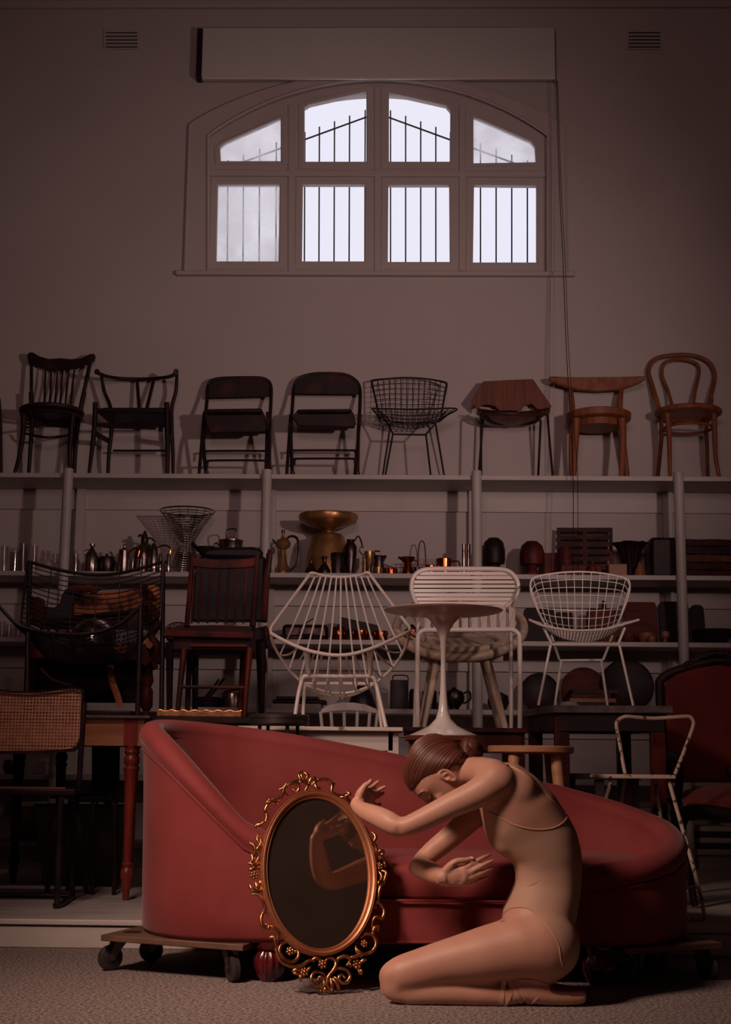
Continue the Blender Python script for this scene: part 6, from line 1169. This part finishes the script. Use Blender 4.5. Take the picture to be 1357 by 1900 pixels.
body.ball(HD(-.084, .118), (.010, .020, .010), 10); body.ball(HD(-.097, .117), (.010, .018, .010), 10); body.ball(HD(-.126, .104), (.018, .020, .016), 12)
for s_ in (-1, 1):     # ears
    E_ = HD(-.048, .012, s_*.079); ex = U; ef = Fw; ring_ = []
    for k in range(24):
        a = 2*PI*k/24; r_ = (.031, .0185); ring_.append(E_+(ex*math.cos(a)*r_[0]*(1 if math.cos(a) > 0 else .95)+ef*math.sin(a)*r_[1]*(0.8+.3*math.cos(a)))+SD*s_*(.006+(-math.sin(a))*.006))
    body.tube(ring_, .0042, 8, closed=True); fine.append((E_, .05))
    body.prism([p-SD*s_*.006+(E_-p)*.15 for p in ring_], SD*s_*.004); body.tube(cr([E_+ex*.018+ef*.006+SD*s_*.006, E_-ef*.008+ex*.004+SD*s_*.008, E_-ex*.012-ef*.002+SD*s_*.006]), .0035, 6)
    body.ball(E_+ef*.011-ex*.004+SD*s_*.005, .005, 8); body.ball(E_-ex*.026+SD*s_*.004, .0075, 10)
# ---- hands
def hand(wr, kn, fingers, thumb, palm_r, n=10):
    """wr wrist, kn = 4 knuckles (index..little), fingers = list of joint lists, thumb = joints"""
    body.tube([wr, wr.lerp(sum(kn, Vector())/4, .3)], [.0215, .024], 12)
    for i, kp in enumerate(kn):
        body.tube([wr.lerp(kp, .05), wr.lerp(kp, .55), kp], [.016, palm_r, .0098], n)
    for a_, b_ in zip(kn, kn[1:]):
        for t in (.35, .6, .85): body.tube([wr.lerp(a_, t), wr.lerp(b_, t)], palm_r*(1.1-.25*t), n)
    for kp, js in zip(kn, fingers):
        body.tube(cr([kp]+js, 3), [.0098, .0088, .0086, .0078, .0070, .0058], n)
    body.tube(cr([wr.lerp(kn[0], .12)]+thumb, 3), [.016, .0155, .0115, .0105, .0088, .0070], n)
    for j in list(kn)+[wr]: fine.append((j, .11))
h6 = T(750, 1540, .14)      # the lower hand, back of it towards the viewer
def H6(x, y, dy=0.0): return h6(x, y, YD-.085+dy)
wr = H6(440, 640, .0)
kn = [H6(835, 490, -.008), H6(880, 560, -.012), H6(870, 640, -.010), H6(810, 715, -.002)]
hand(wr, kn, [[H6(960, 415, -.006), H6(1070, 355, .0), H6(1165, 322, .012)], [H6(1000, 495, -.010), H6(1110, 435, -.004), H6(1205, 402, .008)], [H6(990, 590, -.006), H6(1100, 535, 0), H6(1195, 490, .012)], [H6(920, 690, .002), H6(1020, 655, .008), H6(1115, 628, .016)]],
     [H6(620, 470, -.012), H6(700, 412, -.016), H6(810, 398, -.014), H6(925, 365, -.010)], .0165)
body.ball(H6(560, 640, .002), (.036, .014, .028), 14); body.ball(H6(690, 610, .004), (.034, .011, .028), 14)
h5 = T(640, 1430, .1032)    # the raised hand, bent back, palm to the right
def H5(x, y, dy=0.0): return h5(x, y, YD+.02+dy)
wr = H5(200, 590, -.004)
kn = [H5(430, 330, .028), H5(500, 395, .040), H5(515, 480, .050), H5(505, 580, .058)]
hand(wr, kn, [[H5(500, 285, .052), H5(565, 225, .064), H5(622, 180, .070)], [H5(570, 375, .060), H5(660, 320, .068), H5(745, 278, .070)], [H5(580, 470, .070), H5(650, 430, .078), H5(715, 388, .082)], [H5(560, 625, .074), H5(620, 610, .082), H5(670, 595, .086)]],
     [H5(300, 370, -.002), H5(360, 275, .0), H5(430, 225, .004), H5(488, 158, .008)], .0165)
body.ball(H5(215, 610, -.004), .0235, 14); body.ball(H5(300, 430, .012), (.022, .020, .032), 12, Matrix.Rotation(0.5, 3, 'Y'))

# fuse everything into one skin
raw = body.build('body_raw', SKIN, None, recalc=True)
rm = raw.modifiers.new('remesh', 'REMESH'); rm.mode = 'VOXEL'; rm.voxel_size = 0.0034; rm.use_smooth_shade = True
dg = bpy.context.evaluated_depsgraph_get(); ev = raw.evaluated_get(dg); me = bpy.data.meshes.new_from_object(ev)
nv = len(me.vertices); co = np.empty(nv*3); me.vertices.foreach_get('co', co); co = co.reshape(-1, 3)
ed = np.empty(len(me.edges)*2, dtype=np.int64); me.edges.foreach_get('vertices', ed); ed = ed.reshape(-1, 2)
deg = np.bincount(ed.ravel(), minlength=nv).astype(float)[:, None]
wgt = np.ones(nv)
for c_, r_ in fine:
    d_ = np.linalg.norm(co-np.array(c_), axis=1); wgt = np.minimum(wgt, np.clip((d_-r_*.75)/(r_*.5), 0, 1))
hd = np.linalg.norm(co-np.array(HD(-.04, .08)), axis=1); wgt = np.minimum(wgt, np.clip((hd-.08)/.05, 0, 1))
def lap(c):
    s = np.zeros_like(c)
    for k in range(3):
        s[:, k] = np.bincount(ed[:, 0], weights=c[ed[:, 1], k], minlength=nv)+np.bincount(ed[:, 1], weights=c[ed[:, 0], k], minlength=nv)
    return s/deg
for it in range(46):
    f_ = 0.62 if it < 5 else 0.62*wgt
    if it >= 5: f_ = f_[:, None]
    co = co+(lap(co)-co)*f_
co[:, 2] = np.maximum(co[:, 2], 0.0015+0*co[:, 2])
me.vertices.foreach_set('co', co.ravel()); me.update()
bpy.data.objects.remove(raw)
off = np.array(dancer.location)
mb_ = me.copy(); mb_.vertices.foreach_set('co', (co-off).ravel()); mb_.materials.clear(); mb_.materials.append(SKIN)
skin = bpy.data.objects.new('body', mb_); COL.objects.link(skin); skin.parent = dancer
mb_.polygons.foreach_set('use_smooth', [True]*len(mb_.polygons)); mb_.update()
nor = np.empty(nv*3); me.vertices.foreach_get('normal', nor); nor = nor.reshape(-1, 3)
polys = [tuple(p.vertices) for p in me.polygons]
bvh = BVHTree.FromPolygons([tuple(c) for c in co], polys)
# crop coordinates of every vertex (side profile) to cut the garments from the skin
RI = np.array(RM.transposed()); rel = (co-np.array(CAM)) @ RI.T
# profile in the median plane: move each vertex to the plane Y = YD first
pl_ = co.copy(); pl_[:, 1] = YD; rel = (pl_-np.array(CAM)) @ RI.T
cx_ = (678.5+F*rel[:, 0]/-rel[:, 2]-640)/.3685; cy_ = (950-F*rel[:, 1]/-rel[:, 2]-1350)/.3685
def inpoly(x, y, poly):
    r = np.zeros(len(x), bool); n = len(poly)
    for i in range(n):
        x1, y1 = poly[i]; x2, y2 = poly[(i+1) % n]
        with np.errstate(divide='ignore', invalid='ignore'):
            c = ((y1 > y) != (y2 > y)) & (x < (x2-x1)*(y-y1)/(y2-y1+1e-12)+x1)
        r ^= c
    return r
def crs(p, n=5): return [(v.x, v.y) for v in cr([(a_, b_, 0) for a_, b_ in p], n)]
def toprof(pts, dys):
    out = []
    for i, (x, y) in enumerate(pts):
        t = i/(len(pts)-1)*(len(dys)-1); j = min(int(t), len(dys)-2); dy = lerp(dys[j], dys[j+1], t-j)
        p = q(x, y, YD+dy); p.y = YD; r = RM.transposed() @ (p-CAM); out.append(((678.5+F*r.x/-r.z-640)/.3685, (950-F*r.y/-r.z-1350)/.3685))
    return out
neckline = toprof(crs([(672, 392), (740, 430), (790, 455), (850, 488), (950, 512), (1040, 508), (1095, 480), (1128, 440)]), [-.12, -.15, -.15, -.12, -.05])
legline = toprof(crs([(1095, 1210), (1086, 1165), (1076, 1095), (1035, 1015), (980, 950), (920, 917), (850, 925), (806, 968)]), [-.14, -.18, -.19, -.19, -.18, -.15])
LEOP = neckline+[(1260, 500), (1260, 900), (1180, 1230)]+legline+[(775, 965), (730, 920), (745, 880), (838, 832), (852, 770), (830, 700), (790, 690), (735, 625), (690, 520)]
sel = inpoly(cx_, cy_, LEOP) & (np.abs(co[:, 1]-YD) < .19)
def garment(name, sel, dist, mt, parent=dancer, label=None, snap=None):
    fs = [p for p in polys if all(sel[list(p)])]; used = sorted({i for p in fs for i in p}); mp_ = {v: i for i, v in enumerate(used)}
    P_ = {i: co[i]+nor[i]*dist for i in used}
    if snap is not None:
        from collections import Counter
        ec = Counter(tuple(sorted((p[k], p[(k+1) % len(p)]))) for p in fs for k in range(len(p)))
        bd = {i for e, n_ in ec.items() if n_ == 1 for i in e}
        segs = [(np.array(a_), np.array(b_)) for ln in snap[0] for a_, b_ in zip(ln, ln[1:])]; kx, ky = snap[1], snap[2]
        for i in bd:
            p_ = np.array([kx[i], ky[i]]); best = None
            for a_, b_ in segs:
                d_ = b_-a_; t_ = min(1, max(0, np.dot(p_-a_, d_)/max(np.dot(d_, d_), 1e-9))); c_ = a_+d_*t_; e_ = np.linalg.norm(p_-c_)
                if best is None or e_ < best[0]: best = (e_, c_)
            if best[0] < 22:
                w_ = (best[1]-p_)*.3685*mpp(YD, .4); mv_ = RM @ Vector((w_[0], -w_[1], 0)); mv_ = np.array(mv_); mv_ = mv_-nor[i]*np.dot(mv_, nor[i]); P_[i] = P_[i]+mv_
    m = MB(); m.v = [Vector(P_[i]) for i in used]; m.f = [tuple(mp_[i] for i in p) for p in fs]
    o = m.build(name, mt, parent, ang=180, recalc=False)
    if label: o['label'] = label
    return o
leo = garment('leotard', sel, .0014, LEO, snap=([neckline, legline], cx_, cy_))
def onside(prof, side, lift=.001):
    out = []
    for x, y in prof:
        p = D(x, y); h = bvh.ray_cast(Vector((p.x, YD+side*.6, p.z)), Vector((0, -side, 0)))
        if h[0] is not None and abs(h[0].y-YD) < .24: out.append(h[0]+h[1]*lift)
    return out
def onskin(pts, Yc0, lift=.001, n=6):
    out = []
    for x, y in crs(pts, n):
        d = ray(640+x*.3685, 1350+y*.3685); h = bvh.ray_cast(CAM, d.normalized())
        if h[0] is not None: out.append(h[0]+h[1]*lift)
    return out
for sd in (-1, 1):
    T1('neck_binding', onside(neckline[4:-1], sd), .0026, TRIM, leo, 8)
    T1('leg_binding', onside(legline[2:-5], sd), .0024, TRIM, leo, 8)
T1('shoulder_strap', onskin([(812, 190), (850, 204), (900, 236), (960, 285), (1020, 345), (1070, 395), (1122, 450)], 0, .0012), .0036, LEO, leo, 8, flat=.45)
T1('waist_fold', onskin([(880, 782), (925, 795), (965, 778), (995, 755)], 0, .0004), [.0008, .0028, .001], LEO, leo, 8)
# ballet shoes and ribbons
for dy_, lf, mv in ((NEAR, 0, 0), (dyf, 8, -10)):
    ok = (np.abs(co[:, 1]-(YD+dy_)) < .075)
    px_, py_ = co.copy(), None
    pl_ = co.copy(); pl_[:, 1] = YD+dy_; rel = (pl_-np.array(CAM)) @ RI.T
    fx = (678.5+F*rel[:, 0]/-rel[:, 2]-640)/.3685-mv; fy = (950-F*rel[:, 1]/-rel[:, 2]-1350)/.3685-lf
    shoe = ok & inpoly(fx, fy, [(862, 1262), (880, 1250), (960, 1254), (1030, 1290), (1120, 1310), (1180, 1308), (1260, 1300), (1260, 1440), (985, 1440), (930, 1370), (880, 1310)]) 
    SHP = [(862, 1262), (880, 1310), (930, 1370), (985, 1440)]; so = garment('ballet_shoe', shoe, .0022, SATIN, snap=([crs(SHP)], fx, fy))
    sole = ok & inpoly(fx, fy, [(1008, 1230), (1222, 1230), (1222, 1345), (1120, 1345), (1030, 1330)]) & (nor[:, 2]*.85-nor[:, 1]*.52 > .60)
    garment('sole', sole, .0034, SOLE, so)
    for pts in ([(795, 1285), (785, 1340), (778, 1400)], [(850, 1290), (820, 1340), (792, 1400)], [(835, 1285), (870, 1340), (905, 1400)], [(860, 1270), (905, 1330), (945, 1395)], [(930, 1395), (945, 1360), (985, 1330)]):
        cpt = []
        for x, y in pts:
            pass
        c0 = q((pts[0][0]+pts[-1][0])/2+mv, 1346+lf, YD+dy_); ax = (q(pts[-1][0]+mv, pts[-1][1]+lf, YD+dy_)-q(pts[0][0]+mv, pts[0][1]+lf, YD+dy_)).normalized(); ring_ = []
        for k in range(28):
            a = 2*PI*k/28; d_ = ax*math.cos(a)+Vector((0, 1, 0))*math.sin(a); h = bvh.ray_cast(c0+d_*.09, -d_)
            if h[0] is not None and (h[0]-c0).length < .07 and h[0].z > .003: ring_.append(h[0]+d_*.0008)
        if len(ring_) > 14:
            m = MB(); nn = Vector((0, 1, 0)).cross(ax).normalized(); rr_ = [[p-nn*.0075, p+nn*.0075, p+nn*.0075+(p-c0).normalized()*.0012, p-nn*.0075+(p-c0).normalized()*.0012] for p in ring_]
            m.grid(rr_, cu=True, cap=True); m.build('ribbon', SATIN, so, ang=60)
# nails, lashes, brows
for p, d_, n_ in ((H6(905, 372, -.0185), None, None),):
    MB().ball(p, (.0068, .0022, .0045), 12, Matrix.Rotation(.3, 3, 'Y')).build('thumb_nail', NAIL, dancer)
for s_ in (-1, 1):
    T1('eyebrow', cr([HD(.012, .116, s_*.016), HD(.015, .113, s_*.032), HD(.012, .103, s_*.048), HD(.004, .092, s_*.058)]), [.002, .0034, .003, .0014], BROWM, dancer, 6)
    T1('eyelashes', cr([HD(-.028, .108, s_*.022), HD(-.031, .109, s_*.032), HD(-.026, .101, s_*.043), HD(-.020, .092, s_*.049)]), .0022, BROWM, dancer, 6)
# hair: a smooth cap, combed strands and a coiled bun
hr = [(.1038, -.028, .029, .026), (.0986, -.051, .060, .050), (.0845, -.074, .088, .066), (.0634, -.094, .104, .077), (.048, -.100, .1135, .082), (.040, -.103, .112, .084), (.028, -.105, .096, .086), (.012, -.106, .080, .087), (0, -.106, .069, .087), (-.018, -.104, .051, .086), (-.036, -.0995, .031, .085), (-.046, -.093, -.004, .081), (-.064, -.086, -.022, .074), (-.086, -.071, -.036, .054)]
rows = []
for u_, b_, f_, hw in hr:
    c_ = (b_+f_)/2; h_ = (f_-b_)/2; rows.append([HD(u_, c_+h_*math.cos(a), hw*math.copysign(abs(math.sin(a))**.9, math.sin(a))*(1.0)) for a in [2*PI*k/40 for k in range(40)]])
hm = MB(); hm.grid(rows, cu=True, cap=True)
raw = hm.build('hair_raw', HAIR, None); r2 = raw.modifiers.new('r', 'REMESH'); r2.mode = 'VOXEL'; r2.voxel_size = .004
sm = raw.modifiers.new('s', 'SMOOTH'); sm.iterations = 14; sm.factor = .6
dg = bpy.context.evaluated_depsgraph_get(); hme = bpy.data.meshes.new_from_object(raw.evaluated_get(dg)); bpy.data.objects.remove(raw)
hv = [v.co.copy() for v in hme.vertices]; hf = [tuple(p.vertices) for p in hme.polygons]; hb = BVHTree.FromPolygons(hv, hf)
hair = MB(); hair.v = hv; hair.f = hf; hair = hair.build('hair', HAIR, dancer, ang=180, recalc=False)
BU = HD(-.070, -.092); ctr = HD(-.05, .0)
ms = [MB(), MB()]; random.seed(11)
starts = []
for k in range(130):       # along the hairline, from one ear over the forehead to the other
    t = k/129*2-1; a = abs(t); s1 = 1 if t > 0 else -1
    u_ = interp([(0, .046), (.3, .044), (.5, .034), (.65, .012), (.8, -.008), (1, -.036)], a); f_ = interp([(0, .112), (.3, .106), (.5, .094), (.65, .078), (.8, .060), (1, .030)], a); w_ = interp([(0, 0), (.3, .040), (.5, .062), (.65, .078), (.8, .086), (1, .086)], a)*s1
    starts.append(HD(u_, f_, w_))
for k in range(24): t = k/23*2-1; starts.append(HD(-.065-.02*(1-abs(t)), -.055-.01*(1-abs(t)), .068*t))
for n0, st0 in enumerate(starts):
    a0 = (st0-ctr).normalized(); a1 = (BU-ctr).normalized(); om = a0.angle(a1); pts = []; lift_ = random.uniform(-.0012, .0006); nn = 16
    for i in range(nn+1):
        t = i/nn; dirv = (a0*math.sin((1-t)*om)+a1*math.sin(t*om))/math.sin(om); h = hb.ray_cast(ctr+dirv*.25, -dirv)
        if h[0] is not None: pts.append(h[0]+dirv*(lift_))
    if len(pts) > 4: ms[1 if n0 % 3 == 1 else 0].tube(pts, [.0008, .0022, .0025, .0021, .0011], 6)
ms[0].build('combed_strands', HAIR, hair, ang=180); o = ms[1].build('combed_strands', HAIRL, hair, ang=180); o['label'] = 'lighter auburn strands'
m = MB(); bc = HD(-.084, -.104); e1 = Vector((.5, -.62, .6)).normalized(); e2 = e1.cross(Vector((0, 1, 0))).normalized(); e3 = e1.cross(e2)
m.ball(bc, .034, 18)
for k in range(15):
    ph = 2*PI*k/15; m.tube([bc+(e2*math.cos(a)+e3*math.sin(a))*(.0255+.0145*math.cos(ph+a*1.6))+e1*(.0145*math.sin(ph+a*1.6)+.004) for a in [1.25*2*PI*i/40 for i in range(41)]], .0036, 6)
for k in range(6):
    m.tube(cr([bc+e2*.01*math.cos(k)+e1*.016, bc+e3*.016*math.cos(k*1.3)+e2*.014*math.sin(k)+e1*.024, bc-e2*.016*math.cos(k*.7)+e1*.018, bc-e3*.02+e1*.008]), .0034, 6)
m.build('bun', HAIR, hair, ang=180)
